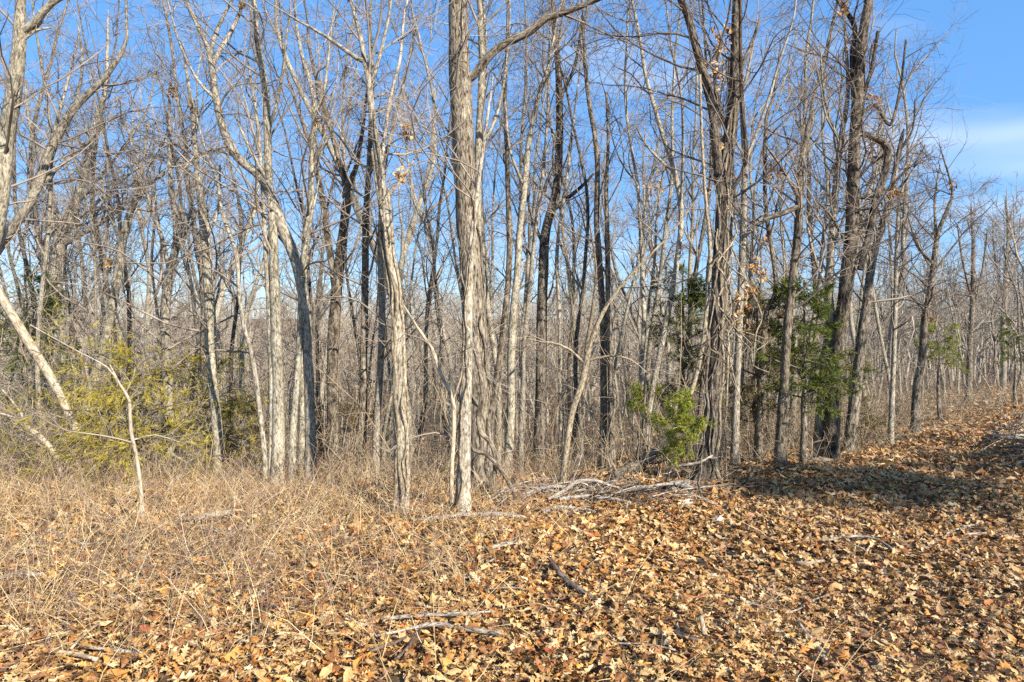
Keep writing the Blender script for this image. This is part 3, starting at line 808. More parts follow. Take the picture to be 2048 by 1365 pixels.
hero('dark_snag', 'right of the twin dark poles, its broken top ending against the sky', 'dead tree',
     [(1224, 942, 14), (1222, 808, 13), (1218, 632, 11), (1215, 500, 10), (1212, 380, 8), (1216, 280, 6), (1213, 185, 5)], D=8.4, seed=29, mat='dark', dens=.7, tb=.5, snag=True)
hero('thin_tree', 'thin pale trunk between the leaning sapling and the grey forked trunk', TREE,
     [(1120, 900, 9), (1122, 830, 9), (1119, 632, 8), (1114, 500, 7), (1135, 350, 6), (1150, 220, 4), (1170, 60, 3)], D=8.8, seed=30, mat='grey', dens=1.0, tb=.5)
hero('slender_tree', 'slim grey trunk with upswept boughs left of the shaggy dark trunk', TREE,
     [(1290, 950, 12), (1298, 820, 12), (1330, 660, 11), (1352, 540, 11), (1362, 429, 11), (1348, 343, 10), (1324, 267, 9), (1305, 200, 8), (1290, 143, 7), (1281, 81, 6), (1268, 20, 5)],
     [[(1348, 345, 6), (1300, 300, 5), (1270, 250, 3)], [(1362, 430, 6), (1366, 286, 6), (1362, 190, 5), (1343, 95, 4), (1330, 0, 3)]], D=8.8, seed=31, mat='grey', dens=1.4, tb=.35, clusters=[(1305, 365, 15, 12), (1318, 380, 8, 5)])
# ---- right side
_, P, R = hero('shaggy_tree', 'thick shaggy dark trunk by the log, draped in vines', TREE,
     [(1410, 968, 52), (1418, 930, 42), (1424, 870, 37), (1425, 808, 34), (1429, 720, 31), (1434, 632, 30), (1438, 544, 29), (1443, 476, 28), (1449, 381, 26), (1461, 267, 25), (1467, 190, 24), (1471, 95, 22), (1474, 0, 20)],
     [[(1446, 440, 20), (1436, 330, 19), (1424, 214, 18), (1405, 143, 17), (1390, 86, 16), (1376, 33, 15), (1362, 0, 13)], [(1466, 170, 9), (1498, 100, 7), (1520, 40, 5)], [(1448, 400, 8), (1490, 330, 8), (1485, 214, 8), (1481, 119, 7), (1480, 0, 6)], [(1460, 280, 7), (1430, 180, 6), (1440, 90, 4)]],
     mat='deep', seed=32, S=24, flare=.45, dens=1.4, height=11, twig='twigdark', clusters=[(1442, 300, 14, 14), (1440, 90, 22, 22), (1430, 145, 20, 16), (1505, 530, 14, 10), (1460, 60, 14, 10), (1500, 575, 12, 10), (1475, 640, 24, 16), (1485, 600, 20, 12), (1520, 545, 12, 8)])
for k in range(6):
    vine_on(P, R, ['hairy vine up the left edge of the shaggy dark trunk', 'hairy vine up the sunlit right of the shaggy dark trunk', 'ropy vine across the face of the shaggy dark trunk', 'thin vine wandering up the shaggy dark trunk', 'loose vine standing off the right of the shaggy dark trunk', 'loose vine standing off the left of the shaggy dark trunk'][k],
            80 + k, [4.2, 3.8, 3.4, 4.4, 3.0, 3.3][k], [3.3, 5.5, 4.3, 4.9, 5.9, 3.0][k], [.9, -.7, 1.1, -1.8, .5, .6][k], [.018, .016, .014, .008, .010, .010][k], mat='vine' if k in (1, 4) else 'shaggy', out=[.5, .5, .5, 1.0, 5.0, 5.0][k])
free_vine('long bare liana slanting up into the shaggy dark trunk', [(1360, 840, 8), (1389, 764, 9), (1407, 676, 9), (1415, 588, 8), (1420, 500, 8), (1410, 380, 7), (1404, 280, 6), (1400, 150, 5)], 6.2, 'vine', 90)
rgv = np.random.default_rng(95)
for k in range(16):
    x0 = 1440 + rgv.uniform(-15, 25); y0 = rgv.uniform(380, 640); x1 = x0 + rgv.uniform(-55, 120); y1 = y0 + rgv.uniform(90, 300)
    pts = [(x0 + (x1 - x0) * t + rgv.normal() * 14, y0 + (y1 - y0) * t + 25 * math.sin(3.1 * t) * rgv.uniform(-1, 1), rgv.uniform(2.2, 4.2) * (1 - .4 * t), -.25 - .25 * t + rgv.normal() * .06) for t in (0, .2, .4, .6, .8, 1)]
    tag(free_vine('thin brown vine in the hanging tangle beside the shaggy dark trunk', pts, 6.45, 'vine' if k % 3 else 'dark', 300 + k, S=5), None, None, 'vines hanging beside the shaggy dark trunk')
hero('slender_tree', 'grey trunk close at the right of the shaggy dark trunk', TREE,
     [(1470, 940, 15), (1472, 800, 14), (1478, 640, 14), (1486, 476, 13), (1490, 333, 12), (1484, 214, 11), (1481, 119, 9), (1478, 0, 7)],
     [[(1488, 330, 7), (1530, 220, 6), (1560, 120, 5), (1590, 20, 3)], [(1486, 480, 6), (1530, 420, 5), (1560, 340, 3)]], D=8.0, seed=33, mat='grey', dens=1.3, tb=.4)
hero('thin_tree', 'thin trunk standing between the shaggy dark trunk and broken-topped trunk', TREE,
     [(1517, 932, 12), (1520, 800, 11), (1530, 640, 10), (1552, 571, 9), (1533, 429, 9), (1529, 333, 8), (1533, 238, 7), (1548, 190, 5), (1560, 100, 3)], D=8.2, seed=34, mat='dark', dens=1.3, tb=.35, clusters=[(1548, 330, 14, 12), (1535, 480, 10, 8)])
hero('broken_topped_tree', 'two-toned trunk with a splintered top beside the dark green cedar', TREE,
     [(1560, 936, 23), (1563, 852, 19), (1572, 720, 17), (1578, 632, 17), (1588, 540, 16), (1595, 476, 16), (1600, 357, 14), (1614, 267, 12), (1624, 233, 8)],
     [[(1605, 410, 10), (1562, 428, 11), (1533, 438, 9), (1505, 458, 5)], [(1600, 400, 8), (1560, 330, 6), (1530, 290, 4)], [(1606, 310, 6), (1640, 270, 4), (1660, 200, 3)]], mat='dark', seed=35, S=14, dens=1.2, tb=.35, clusters=[(1555, 350, 13, 10)])
_, P, R = hero('dark_trackside_tree', 'dark furrowed trunk at the track edge, standing on a pale root', TREE,
     [(1655, 925, 36), (1664, 850, 29), (1668, 800, 28), (1675, 720, 27), (1679, 676, 26), (1688, 610, 26), (1700, 476, 25), (1705, 381, 24), (1710, 286, 22), (1719, 190, 22), (1721, 119, 20), (1729, 48, 18), (1736, 0, 16)],
     [[(1710, 205, 12), (1705, 110, 11), (1710, 57, 10), (1681, 8, 9)], [(1708, 260, 14), (1738, 272, 13), (1767, 286, 13), (1776, 310, 14), (1768, 352, 14), (1752, 395, 14), (1740, 460, 13), (1720, 540, 12)],
      [(1752, 395, 8), (1790, 365, 6), (1820, 330, 4)], [(1719, 200, 8), (1740, 150, 7), (1756, 62, 6)], [(1715, 240, 9), (1750, 210, 8), (1780, 250, 7), (1800, 180, 5), (1812, 80, 4)], [(1700, 500, 6), (1660, 430, 5), (1630, 400, 3)]],
     mat='deep', seed=36, S=22, flare=.45, dens=1.5, height=10.5, twig='twigdark', clusters=[(1690, 15, 14, 14), (1745, 200, 12, 12), (1790, 388, 12, 12), (1745, 300, 12, 8), (1735, 450, 14, 10)])
hero('dark_tree', 'grey-brown trunk leaning behind the dark trackside trunk', TREE,
     [(1704, 850, 20), (1712, 790, 20), (1723, 676, 19), (1734, 600, 18), (1745, 520, 15), (1768, 440, 12), (1782, 400, 11), (1790, 343, 10), (1803, 280, 8)],
     [[(1800, 300, 6), (1825, 260, 4), (1830, 200, 3)], [(1785, 390, 6), (1820, 350, 4), (1850, 290, 3)]], D=9.2, seed=37, mat='shaggy', dens=1.6, tb=.45, clusters=[(1800, 400, 11, 9)])
hero('grey_tree', 'grey trunk seen between the cedar and the dark trackside trunk', TREE,
     [(1638, 885, 20), (1650, 740, 18), (1660, 640, 16), (1657, 571, 15), (1667, 429, 13), (1681, 286, 11), (1695, 190, 8), (1690, 60, 5)],
     [[(1660, 600, 8), (1625, 500, 6), (1610, 420, 4)], [(1680, 290, 6), (1650, 200, 5), (1640, 90, 3)]], D=8.8, seed=38, mat='grey', dens=1.3, tb=.35)
hero('trackside_tree', 'slim two-toned tree beside the leafy track, twigs fanning at the top', TREE,
     [(1831, 870, 17), (1833, 786, 14), (1844, 720, 14), (1850, 632, 13), (1859, 588, 12), (1868, 522, 11), (1876, 467, 9), (1895, 419, 7), (1905, 381, 5), (1885, 310, 3)],
     [[(1868, 530, 7), (1835, 490, 5), (1815, 430, 3)], [(1850, 620, 6), (1820, 590, 4), (1800, 540, 3)], [(1872, 490, 6), (1870, 400, 5), (1880, 330, 3)]], mat='shaggy', seed=39, dens=1.6, tb=.35, twig='twigdark', clusters=[(1903, 372, 9, 12), (1870, 640, 10, 8)])
hero('thin_tree', 'thin pale trunk left of the slim two-toned trackside tree', TREE,
     [(1782, 855, 10), (1787, 720, 9), (1791, 588, 8), (1793, 500, 7), (1800, 400, 5), (1830, 300, 3)], D=10.0, seed=40, mat='grey', dens=1.4, tb=.35)
hero('distant_tree', 'taller dark trunk where the track bends out of sight', TREE,
     [(1936, 803, 12), (1941, 676, 10), (1945, 588, 9), (1947, 500, 7), (1943, 430, 4)], [[(1942, 640, 6), (1965, 540, 4), (1975, 460, 3)], [(1944, 600, 6), (1925, 520, 4), (1915, 450, 3)]], seed=41, mat='dark', dens=1.5, tb=.3)
hero('distant_tree', 'grey tree at the right edge beyond the track', TREE,
     [(2006, 780, 11), (2007, 632, 10), (2013, 544, 9), (2016, 460, 6), (2012, 410, 4)], [[(2008, 600, 6), (1990, 520, 4), (1985, 440, 3)], [(2010, 580, 6), (2035, 500, 4), (2042, 430, 3)]], seed=42, mat='grey', dens=1.5, tb=.3)
# thin near saplings
hero('crooked_sapling', 'pale crooked sapling alone in the dry weeds before the yellow-green cedar', TREE,
     [(290, 1060, 8), (284, 1010, 7.5), (276, 930, 7), (262, 860, 7), (258, 800, 6), (240, 770, 4.5), (225, 740, 3)],
     [[(235, 765, 3), (215, 735, 2.5), (150, 700, 2), (60, 650, 1.5)], [(268, 880, 3), (310, 870, 2), (360, 885, 1.2)], [(250, 790, 3), (268, 750, 2), (270, 735, 1.5)]], mat='dead', seed=43, dens=.5, flare=.2, tb=.5)
hero('arching_sapling', 'grey sapling arching over to the left below the dead snag', TREE,
     [(125, 968, 11), (118, 930, 11), (95, 890, 10), (55, 855, 9), (10, 830, 8), (-40, 815, 6)], [[(100, 900, 5), (60, 880, 4), (20, 870, 3)], [(60, 858, 5), (30, 810, 4), (5, 780, 3)]], D=7.0, mat='dead', seed=44, dens=1.0, flare=.1, tb=.3)
# ------------------------------------------------------------------ the wood behind: a few grown trees, each copied many times
def grown_tree(seed, H, r0, form, mat, twig, tk=1.0, n3=7):
    rg = np.random.default_rng(seed)
    K = 16
    lean = rg.normal(size=2) * (.05 if form == 'pole' else .12)
    P = np.zeros((K, 3)); d = np.array([lean[0], lean[1], 1.0]); step = H / (K - 1)
    P[0] = (0, 0, -0.25)
    for k in range(1, K):
        d = norm(d + rg.normal(size=3) * (.06 if form == 'pole' else .12) * np.array([1, 1, .2]) + np.array([0, 0, .08]))
        P[k] = P[k - 1] + d * step
    R = r0 * np.linspace(1, 0.12, K) ** .8
    PT, RT = resample(P, R, .3)
    gt = Geo(); tubes(gt, PT, RT, 8, .05, rg, .4)
    gc = Geo()
    TP, TR, TL = P[None], R[None], np.array([H])
    if form == 'pole':
        a, b_, c_ = grow(rg, TP, TR, TL * .32, 13, (.35, .98), .7, (22, 48), 8, .10, .14, .55, .003, .5, .5, rmax=.022), None, None
    elif form == 'fork':
        a = grow(rg, TP, TR, TL * .55, 8, (.3, .9), .8, (16, 36), 10, .10, .12, .7, .004, .8, .5, rmax=.04)
    else:
        a = grow(rg, TP, TR, TL * .42, 13, (.2, .97), .8, (38, 70), 9, .06, .2, .6, .003, .5, .45, rmax=.03)
    p1, r1, l1 = a
    p2, r2, l2 = grow(rg, p1, r1, l1, 6, (.15, 1), .5, (25, 65), 6, .06, .2, .6, .0022, .25, .4, rmax=.009)
    p3, r3, l3 = grow(rg, p2, r2, l2, n3, (.1, 1), .55, (25, 70), 4, .03, .25, .7, .0015, .15, .3, rmax=.004)
    tubes(gc, p1, r1 * (1 + .3 * (tk - 1)), 5 if tk == 1 else 4, 0, rg); tubes(gc, p2, r2 * tk, 3, 0, rg); ribbons(gc, p3, r3 * tk, rg)
    return gt.mesh('trunk', M[mat]), gc.mesh('crown', M[twig])

KINDS = [('pole', 10, .055, 'grey', 'twig'), ('pole', 11, .07, 'lichen', 'twig'), ('pole', 9, .045, 'lichen', 'twig'), ('pole', 11, .06, 'shaggy', 'twig'),
         ('fork', 11, .085, 'grey', 'twig'), ('fork', 10, .075, 'shaggy', 'twig'), ('fork', 12, .10, 'lichen', 'twig'),
         ('spread', 9, .07, 'dark', 'twigdark'), ('spread', 9, .07, 'grey', 'twig'), ('spread', 7, .045, 'grey', 'twig')]
VAR = [grown_tree(200 + i, h, r, f, m, t) for i, (f, h, r, m, t) in enumerate(KINDS)]
VARF = [grown_tree(230 + i, h, r, f, m, t, 2.2, 5) for i, (f, h, r, m, t) in enumerate(KINDS)]
WORD = {'pole': 'straight', 'fork': 'forking', 'spread': 'spreading'}
MARKS = [(0, 'the left-edge tree'), (130, 'the dead snag'), (300, 'the yellow-green cedar'), (440, 'the bowed pale trunk'), (556, 'the white-lichened clump'), (668, 'the dark forked trunk'), (805, 'the vine-wrapped trunk'),
         (945, 'the thickest tree'), (1030, 'the brush pile'), (1130, 'the leaning sapling'), (1215, 'the twin dark poles'), (1330, 'the drooping cedar bough'), (1420, 'the shaggy dark trunk'), (1560, 'the broken-topped trunk'), (1660, 'the dark trackside trunk'), (1831, 'the slim trackside tree'), (1960, 'the track bend')]
def place_tree(k, x, y, sc, rz, label, group):
    o = thing('bare_tree', label, TREE, (x, y, tz(x, y)), group)
    o.rotation_euler = (0, 0, rz); o.scale = (sc, sc, sc)
    for nm, me in zip(('trunk', 'crown'), (VARF if y > 20 else VAR)[k]):
        c = bpy.data.objects.new(nm, me); COL.objects.link(c); c.parent = o
    return o
px_of = lambda x, y: CX + F * x / y
rg = np.random.default_rng(77)
placed = []
tries = 0
TONE = {'grey': 'grey', 'lichen': 'pale', 'shaggy': 'brown', 'dark': 'dark'}
BARE = []
def bare_label(k, x, y, sc):
    px = CX + F * x / y
    m = MARKS[int(np.argmin([abs(px - m[0]) for m in MARKS]))]
    mk = m[1]
    far = 'close behind' if y < 13 else ('well behind' if y < 22 else 'deep behind')
    sd = 'left of' if px < m[0] - 18 else ('right of' if px > m[0] + 18 else 'level with')
    sz = 'small' if sc < .72 else ('tall' if sc > .95 else '')
    lab = ' '.join(('%s %s %s tree %s, %s %s' % (sz, TONE[KINDS[k][3]], WORD[KINDS[k][0]], far, sd, mk)).split())
    return lab, 'trees ' + far + ' ' + mk
while len(placed) < 275 and tries < 20000:
    tries += 1
    band = rg.random()
    y = rg.uniform(8.8, 13) if band < .2 else (rg.uniform(13, 24) if band < .6 else rg.uniform(24, 46))
    u = rg.uniform(-.82, .82)
    if len(placed) > 240: u = rg.uniform(.52, .8); y = rg.uniform(24, 46)
    x = u * y
    s = wood_s(x, y)
    if s < (1.0 if u < .3 else .5): continue
    if u > .5 and y < 14: continue
    if u > .6 and y < 26: continue
    gap = .55 if y < 13 else (.9 if y < 24 else 1.3)
    if any((x - a) ** 2 + (y - b_) ** 2 < gap * gap for a, b_ in placed): continue
    placed.append((x, y))
    k = int(rg.integers(0, len(VAR)))
    if y < 13 and KINDS[k][0] != 'pole': k = int(rg.integers(0, 4))
    sc = rg.uniform(.55, .95) if y < 13 else rg.uniform(.65, 1.1)
    if y > 24: sc *= .85
    if u > .6: sc = rg.uniform(.62, .85)
    lab, grp = bare_label(k, x, y, sc)
    BARE.append((px_of(x, y), place_tree(k, x, y, sc, rg.uniform(0, 6.28), lab, grp)))
by = {}
for px, o in sorted(BARE, key=lambda t: t[0]): by.setdefault(o['label'], []).append(o)
for lab, os_ in by.items():
    if len(os_) > 1:
        for o, wd in zip(os_, ('first', 'second', 'third', 'fourth', 'fifth')): o['label'] = lab + ', ' + wd + ' from left'
# trees across the track, outside the picture: their shade falls on it
for (x, y, k, sc) in ((8.2, 2.2, 6, 1.0), (10.2, 3.6, 8, 1.1), (12.0, 2.0, 4, 1.1), (13.5, 4.8, 8, 1.2), (14.2, 6.8, 7, 1.3)):
    place_tree(k, x, y, sc, x * 3.1, 'bare tree across the track whose shade falls on the leaves', 'trees across the track')

# far hillside that reads as one grey mass
rg = np.random.default_rng(9)
pieces = []
for v in range(16):
    g = Geo()
    H = np.array([rg.uniform(5.5, 8.0)])
    P = np.zeros((1, 4, 3)); P[:, :, 2] = np.linspace(0, 1, 4)[None] * H[:, None] - .3
    P[:, :, :2] += np.cumsum(rg.normal(size=(1, 4, 2)) * .25, 1) - .1
    R = rg.uniform(.07, .15) * np.array([[1, .75, .45, .08]])
    tubes(g, P, R, 3, 0, rg)
    p1, r1, l1 = grow(rg, P, R, H, 9, (.25, 1), .5, (25, 60), 3, .1, .12, .7, .012, .5, .5)
    ribbons(g, p1, np.maximum(r1, .014), rg)
    near = np.repeat(np.arange(len(p1)), 9)
    k = rg.integers(1, 3, len(near)); a = p1[near, k]
    d = norm(rg.normal(size=(len(near), 3)) + np.array([0, 0, .7])) * rg.uniform(.5, 1.5, (len(near), 1))
    wv = norm(np.cross(d, rg.normal(size=d.shape))) * rg.uniform(.014, .026, (len(near), 1))
    V = np.stack([a - wv, a + wv, a + d], 1)
    g.add(V, t=np.arange(len(near) * 3).reshape(-1, 3), bk=V * .3)
    pieces.append(g)
n = 2500
y = rg.uniform(44, 205, n); x = rg.uniform(-.95, .95, n) * y
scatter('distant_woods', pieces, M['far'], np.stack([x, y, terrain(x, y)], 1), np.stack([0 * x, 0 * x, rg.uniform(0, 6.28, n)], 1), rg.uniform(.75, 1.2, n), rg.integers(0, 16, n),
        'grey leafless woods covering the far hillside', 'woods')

# ------------------------------------------------------------------ cedars
GREEN = {'dark': [lin(84, 96, 38), lin(106, 116, 46), lin(132, 136, 56), lin(62, 76, 32)],
         'bright': [lin(128, 136, 44), lin(152, 154, 56), lin(104, 118, 38), lin(166, 162, 66)],
         'yellow': [lin(176, 160, 58), lin(194, 176, 74), lin(150, 140, 52), lin(182, 160, 80)],
         'olive': [lin(122, 110, 56), lin(142, 126, 70), lin(104, 100, 50), lin(150, 122, 76)]}
def cedar(label, px, py_top, py_bot, halfw, D, col, seed, nb=46, sp=1.0, bare=.12, side=0.0, gpx=None, droop=-.03, name='cedar', tr=.045, fl=.8):
    rg = np.random.default_rng(seed)
    x = (px - CX) / F * D; z1 = CH + (HY - py_top) / F * D; gz = tz(x, D)
    zb = max(gz + .1, CH + (HY - py_bot) / F * D)
    gx = x if gpx is None else (gpx - CX) / F * D
    base = np.array([gx, D, gz])
    root = thing(name, label, 'cedar', base)
    K = 10
    P = np.stack([np.linspace(gx, x, K) + rg.normal(size=K) * .015, np.full(K, D) + rg.normal(size=K) * .015, np.linspace(gz - .05, z1, K)], 1)
    R = np.linspace(tr, .006, K)
    gt = Geo(); tubes(gt, P, R, 8, .05, rg, .3); link('trunk', gt.mesh('trunk', M['shaggy'], base), root)
    t0 = (zb - gz) / max(.2, z1 - gz)
    W = halfw / F * D
    p1, r1, l1 = grow(rg, P[None], R[None], np.array([W * 1.5]), nb, (max(.02, t0), .97), 1.0, (55, 95), 8, droop, .1, .5, .003, .12, .55, rmax=.012,
                      sector=np.array([side, 0, 0]) if side else None)
    p2, r2, l2 = grow(rg, p1, r1, l1, 9, (.25, 1), .42, (25, 60), 5, -.02, .14, .6, .002, .08, .35, rmax=.005)
    p3, r3, l3 = grow(rg, p2, r2, l2, 5, (.15, 1), .5, (20, 55), 4, -.02, .14, .7, .0015, .06, .3, rmax=.003)
    gb = Geo(); tubes(gb, p1, r1, 4, 0, rg); tubes(gb, p2, r2, 3, 0, rg)
    link('bough', gb.mesh('bough', M['twigdark'], base), root)
    # scale-leaf sprays: thin four-sided plumes along every branchlet
    gl = Geo()
    for pp, m_ in ((p3, int(19 * sp)), (p2, int(16 * sp))):
        n = len(pp); idx = np.repeat(np.arange(n), m_); t = rg.uniform(.1, 1, len(idx)) * (pp.shape[1] - 1)
        i0 = np.minimum(t.astype(int), pp.shape[1] - 2); w = (t - i0)[:, None]
        a = pp[idx, i0] * (1 - w) + pp[idx, i0 + 1] * w; tn = norm(pp[idx, i0 + 1] - pp[idx, i0])
        d = norm(tn + rg.normal(size=tn.shape) * .33)
        L = rg.uniform(.03, .075, len(idx))[:, None] * fl
        sd = norm(np.cross(d, rg.normal(size=d.shape))) * rg.uniform(.0013, .0024, (len(idx), 1)) 
        V = np.stack([a + sd * 1.25, a + d * L, a - sd * 1.25], 1)
        cl = np.array(GREEN[col])[rg.integers(0, 4, n)][idx] * np.concatenate([rg.uniform(.75, 1.2, (len(idx), 1))] * 3 + [np.ones((len(idx), 1))], 1)
        gl.add(V, t=np.arange(len(idx) * 3).reshape(-1, 3), tint=np.repeat(cl, 3, axis=0))
    link('foliage', gl.mesh('foliage', M['cedar'], base, bk=False, tint=True, smooth=False), root)
    return root
cedar('dense dark green cedar crowded against the dark trackside trunk', 1610, 560, 800, 84, 8.1, 'dark', 301, 50, 1.1)
cedar('bright green drooping cedar bough in front of the shaggy dark trunk', 1402, 780, 885, 104, 6.05, 'bright', 302, 10, .9, side=-.6, gpx=1404, droop=-.14, tr=.010, fl=.8)
cedar('dark cedar standing behind the left of the shaggy dark trunk', 1368, 520, 800, 70, 9.2, 'dark', 303, 40, 1.0)
cedar('wide yellow-green cedar in the weeds at the left', 285, 730, 915, 185, 7.6, 'yellow', 304, 56, 1.3)
cedar('dark green cedar at the left edge behind the dead snag', 52, 560, 900, 110, 9.6, 'dark', 305, 54, .9)
cedar('brownish olive cedar thinning out between the shaggy trunk and the green cedar', 1515, 580, 850, 75, 8.6, 'olive', 306, 34, .8)
cedar('small green cedar behind the slim trackside tree', 1878, 655, 730, 42, 13.5, 'bright', 307, 18, .8)
cedar('small green cedar at the right edge past the track', 2030, 645, 720, 35, 17.0, 'dark', 308, 16, .8)
cedar('low olive cedar behind the white-lichened clump', 690, 800, 940, 70, 9.6, 'olive', 309, 26, .7)
cedar('low yellowish cedar behind the pale bowed trunk', 480, 800, 945, 60, 9.4, 'olive', 310, 22, .7)
cedar('thin pale green cedar left of the drooping bough', 1290, 770, 860, 45, 8.8, 'bright', 311, 10, .8)
cedar('faint green cedar low behind the dark trackside trunk', 1700, 700, 870, 55, 9.8, 'olive', 312, 22, .7)

# added unseen evergreens, crowns shaped to cast the dark band of shade
for (x, y, h, w, sd) in ((7.6, .8, 5.4, .8, 321), (8.4, .7, 5.6, .8, 320), (9.3, .9, 5.2, 1.0, 322), (10.7, .8, 5.6, 1.0, 323)):
    cedar('added unseen bare-stemmed cedar, put across the track to shade the leaves', CX + F * x / y, HY - F * (h - CH) / y, HY + F * (CH - 4.1) / y, w * F / y, y, 'dark', sd, 30, .5, fl=2.6)['group'] = 'added shade cedars across the track'

# ------------------------------------------------------------------ undergrowth, weeds, grass
rg = np.random.default_rng(21)
def stems(n, H, r, wob, up, nb, lf, tilt):
    """n stems standing at the origin"""
    d = norm(np.stack([rg.normal(size=n) * tilt, rg.normal(size=n) * tilt, np.ones(n)], 1))
    K = 7; P = np.zeros((n, K, 3)); P[:, 0, 2] = -.03
    st = (H / (K - 1))[:, None]
    for k in range(1, K):
        d = norm(d + rg.normal(size=(n, 3)) * wob + np.array([0, 0, up])); P[:, k] = P[:, k - 1] + d * st
    R = r[:, None] * np.linspace(1, .25, K)[None]
    p1, r1, l1 = grow(rg, P, R, H, nb, (.2, 1), lf, (25, 65), 5, .02, .18, .6, .0012, .08, .4)
    return (P, R), (p1, r1, l1)
def brush_piece(h0, h1, r0, r1_, wob, up, nb, lf, tilt, nsub, tint=None):
    g = Geo()
    A, B = stems(1, rg.uniform(h0, h1, 1), rg.uniform(r0, r1_, 1), wob, up, nb, lf, tilt)
    (tubes(g, A[0], A[1], 3, 0, rg, tint=tint) if h1 > 1 else ribbons(g, A[0], A[1], rg, tint)); ribbons(g, B[0], np.maximum(B[1], .0012), rg, tint=None if tint is None else np.repeat(tint, nb, axis=0))
    if nsub:
        p2, r2, l2 = grow(rg, B[0], B[1], B[2], nsub, (.2, 1), .5, (25, 65), 3, 0, .2, .7, .0011, .05, .3)
        ribbons(g, p2, r2, rg)
    return g
pieces = [brush_piece(.8, 3.4, .003, .010, .13, .03, 6, .4, .1, 3) for _ in range(24)]          # tall brush
pieces += [brush_piece(.25, .9, .0018, .0045, .25, -.02, 5, .5, .3, 0) for _ in range(24)]      # low tangle
pieces += [brush_piece(.5, 1.4, .002, .005, .2, 0, 6, .5, .3, 3) for _ in range(24)]            # twiggy shrubs
PX, PY, PI = [], [], []
def spread(x, y, ok, k0):
    PX.append(x[ok]); PY.append(y[ok]); PI.append(rg.integers(k0, k0 + 24, int(ok.sum())))
n = 950
y = 7.3 + rg.gamma(1.6, 3.0, n); u = rg.uniform(-.82, .8, n); x = u * y
spread(x, y, (wood_s(x, y) > .25) & ~((u < -.36) & (u > -.68) & (y < 8.6)), 0)
n = 2200
y = 6.5 + rg.gamma(1.5, 1.5, n); u = rg.uniform(-.82, .72, n); x = u * y; w = wood_s(x, y)
spread(x, y, (w > -.25) & ((u < -.05) | (rg.random(n) < .75)) & ~((np.abs(x) < 1.0) & (w < .15)), 24)
n = 70
y = rg.uniform(6.3, 8.0, n); x = rg.uniform(-.84, -.62, n) * y
spread(x, y, wood_s(x, y) > -.9, 48)
n = 1500
y = 7.5 + rg.gamma(1.6, 3.2, n); x = rg.uniform(.33, .8, n) * y; w = wood_s(x, y)
spread(x, y, (w > -.6) & (w < 1.1), 24)
n = 1100
y = 7.6 + rg.gamma(1.8, 4.0, n); x = rg.uniform(.25, .82, n) * y; w = wood_s(x, y)
spread(x, y, (w > .3) & (w < 9), 48)
x, y, k = np.concatenate(PX), np.concatenate(PY), np.concatenate(PI); n = len(x)
scatter('undergrowth', pieces, M['brush'], np.stack([x, y, terrain(x, y)], 1), np.stack([rg.normal(size=n) * .18, rg.normal(size=n) * .18, rg.uniform(0, 6.28, n)], 1), rg.uniform(.6, 1.2, n), k,
        'tangle of thin bare brush stems along the wood edge', 'undergrowth')

STRAW = np.array([lin(216, 190, 140), lin(200, 168, 120), lin(230, 210, 166), lin(174, 138, 98), lin(148, 116, 92)])
WEED = np.array([lin(196, 168, 128), lin(164, 134, 110), lin(142, 112, 92), lin(126, 98, 82), lin(172, 146, 124)])
def weedy(x, y):
    return sstep(.6, -1.6, x - .45 * (y - 4.4)) * sstep(2.6, 4.2, y) * (1 - sstep(7.6, 8.6, y))
# fine branching weeds
pieces = []
for _ in range(40):
    tn = WEED[rg.integers(0, 5, 1)].copy(); tn[:, :3] *= rg.uniform(.6, 1.05)
    pieces.append(brush_piece(.14, .46, .0010, .0021, .16, .02, 6, .45, .25, 0, tn))
n = 8500
y = rg.uniform(3.0, 8.2, n); x = rg.uniform(-.84, .12, n) * y
ok = rg.random(n) < weedy(x, y) * (.15 + .85 * patchy(x, y, 2.6, 2.0)) * .54 + .012
x, y = x[ok], y[ok]; n = len(x)
scatter('dry_weeds', pieces, M['straw'], np.stack([x, y, terrain(x, y)], 1), np.stack([rg.normal(size=n) * .2, rg.normal(size=n) * .2, rg.uniform(0, 6.28, n)], 1), rg.uniform(.7, 1.25, n), rg.integers(0, 40, n),
        'brown wiry dead weeds covering the bank', 'weeds', True)
# grass blades
g = Geo()
n = 52000
y = rg.uniform(2.5, 8.2, n); x = rg.uniform(-.84, .55, n) * y
dn = weedy(x, y) * (.3 + .7 * patchy(x, y, 3.3, 4.0)) + .9 * np.exp(-(((x + 1.75) / .9) ** 2 + ((y - 6.2) / .7) ** 2)) + .10 * (patchy(x, y, 4.2, 1.0) > .82)
ok = rg.random(n) < dn * .8
x, y = x[ok], y[ok]; n = len(x)
tuft = np.floor(np.stack([x, y], 1) / .17); tc_ = (tuft + .5) * .17 + .05 * np.sin(tuft * 12.9898 + tuft[:, ::-1] * 78.233)
mv = (rg.random(n) < .6)[:, None] * .72
xy = np.stack([x, y], 1) * (1 - mv) + tc_ * mv; x, y = xy[:, 0], xy[:, 1]
K = 4; L = rg.uniform(.10, .36, n) * (1 + .6 * (np.sin(tuft[:, 0] * 3.7 + tuft[:, 1] * 9.1) > .4))
d = norm(np.stack([rg.normal(size=n) * .6, rg.normal(size=n) * .6, np.ones(n) * rg.uniform(.3, 1.2, n)], 1))
P = np.zeros((n, K, 3)); P[:, 0] = np.stack([x, y, terrain(x, y) + .005], 1)
for k in range(1, K):
    d = norm(d + rg.normal(size=(n, 3)) * .15 + np.array([0, 0, -.18])); P[:, k] = P[:, k - 1] + d * (L / (K - 1))[:, None]
P[:, :, 2] = np.maximum(P[:, :, 2], terrain(P[:, :, 0], P[:, :, 1]) + .01)
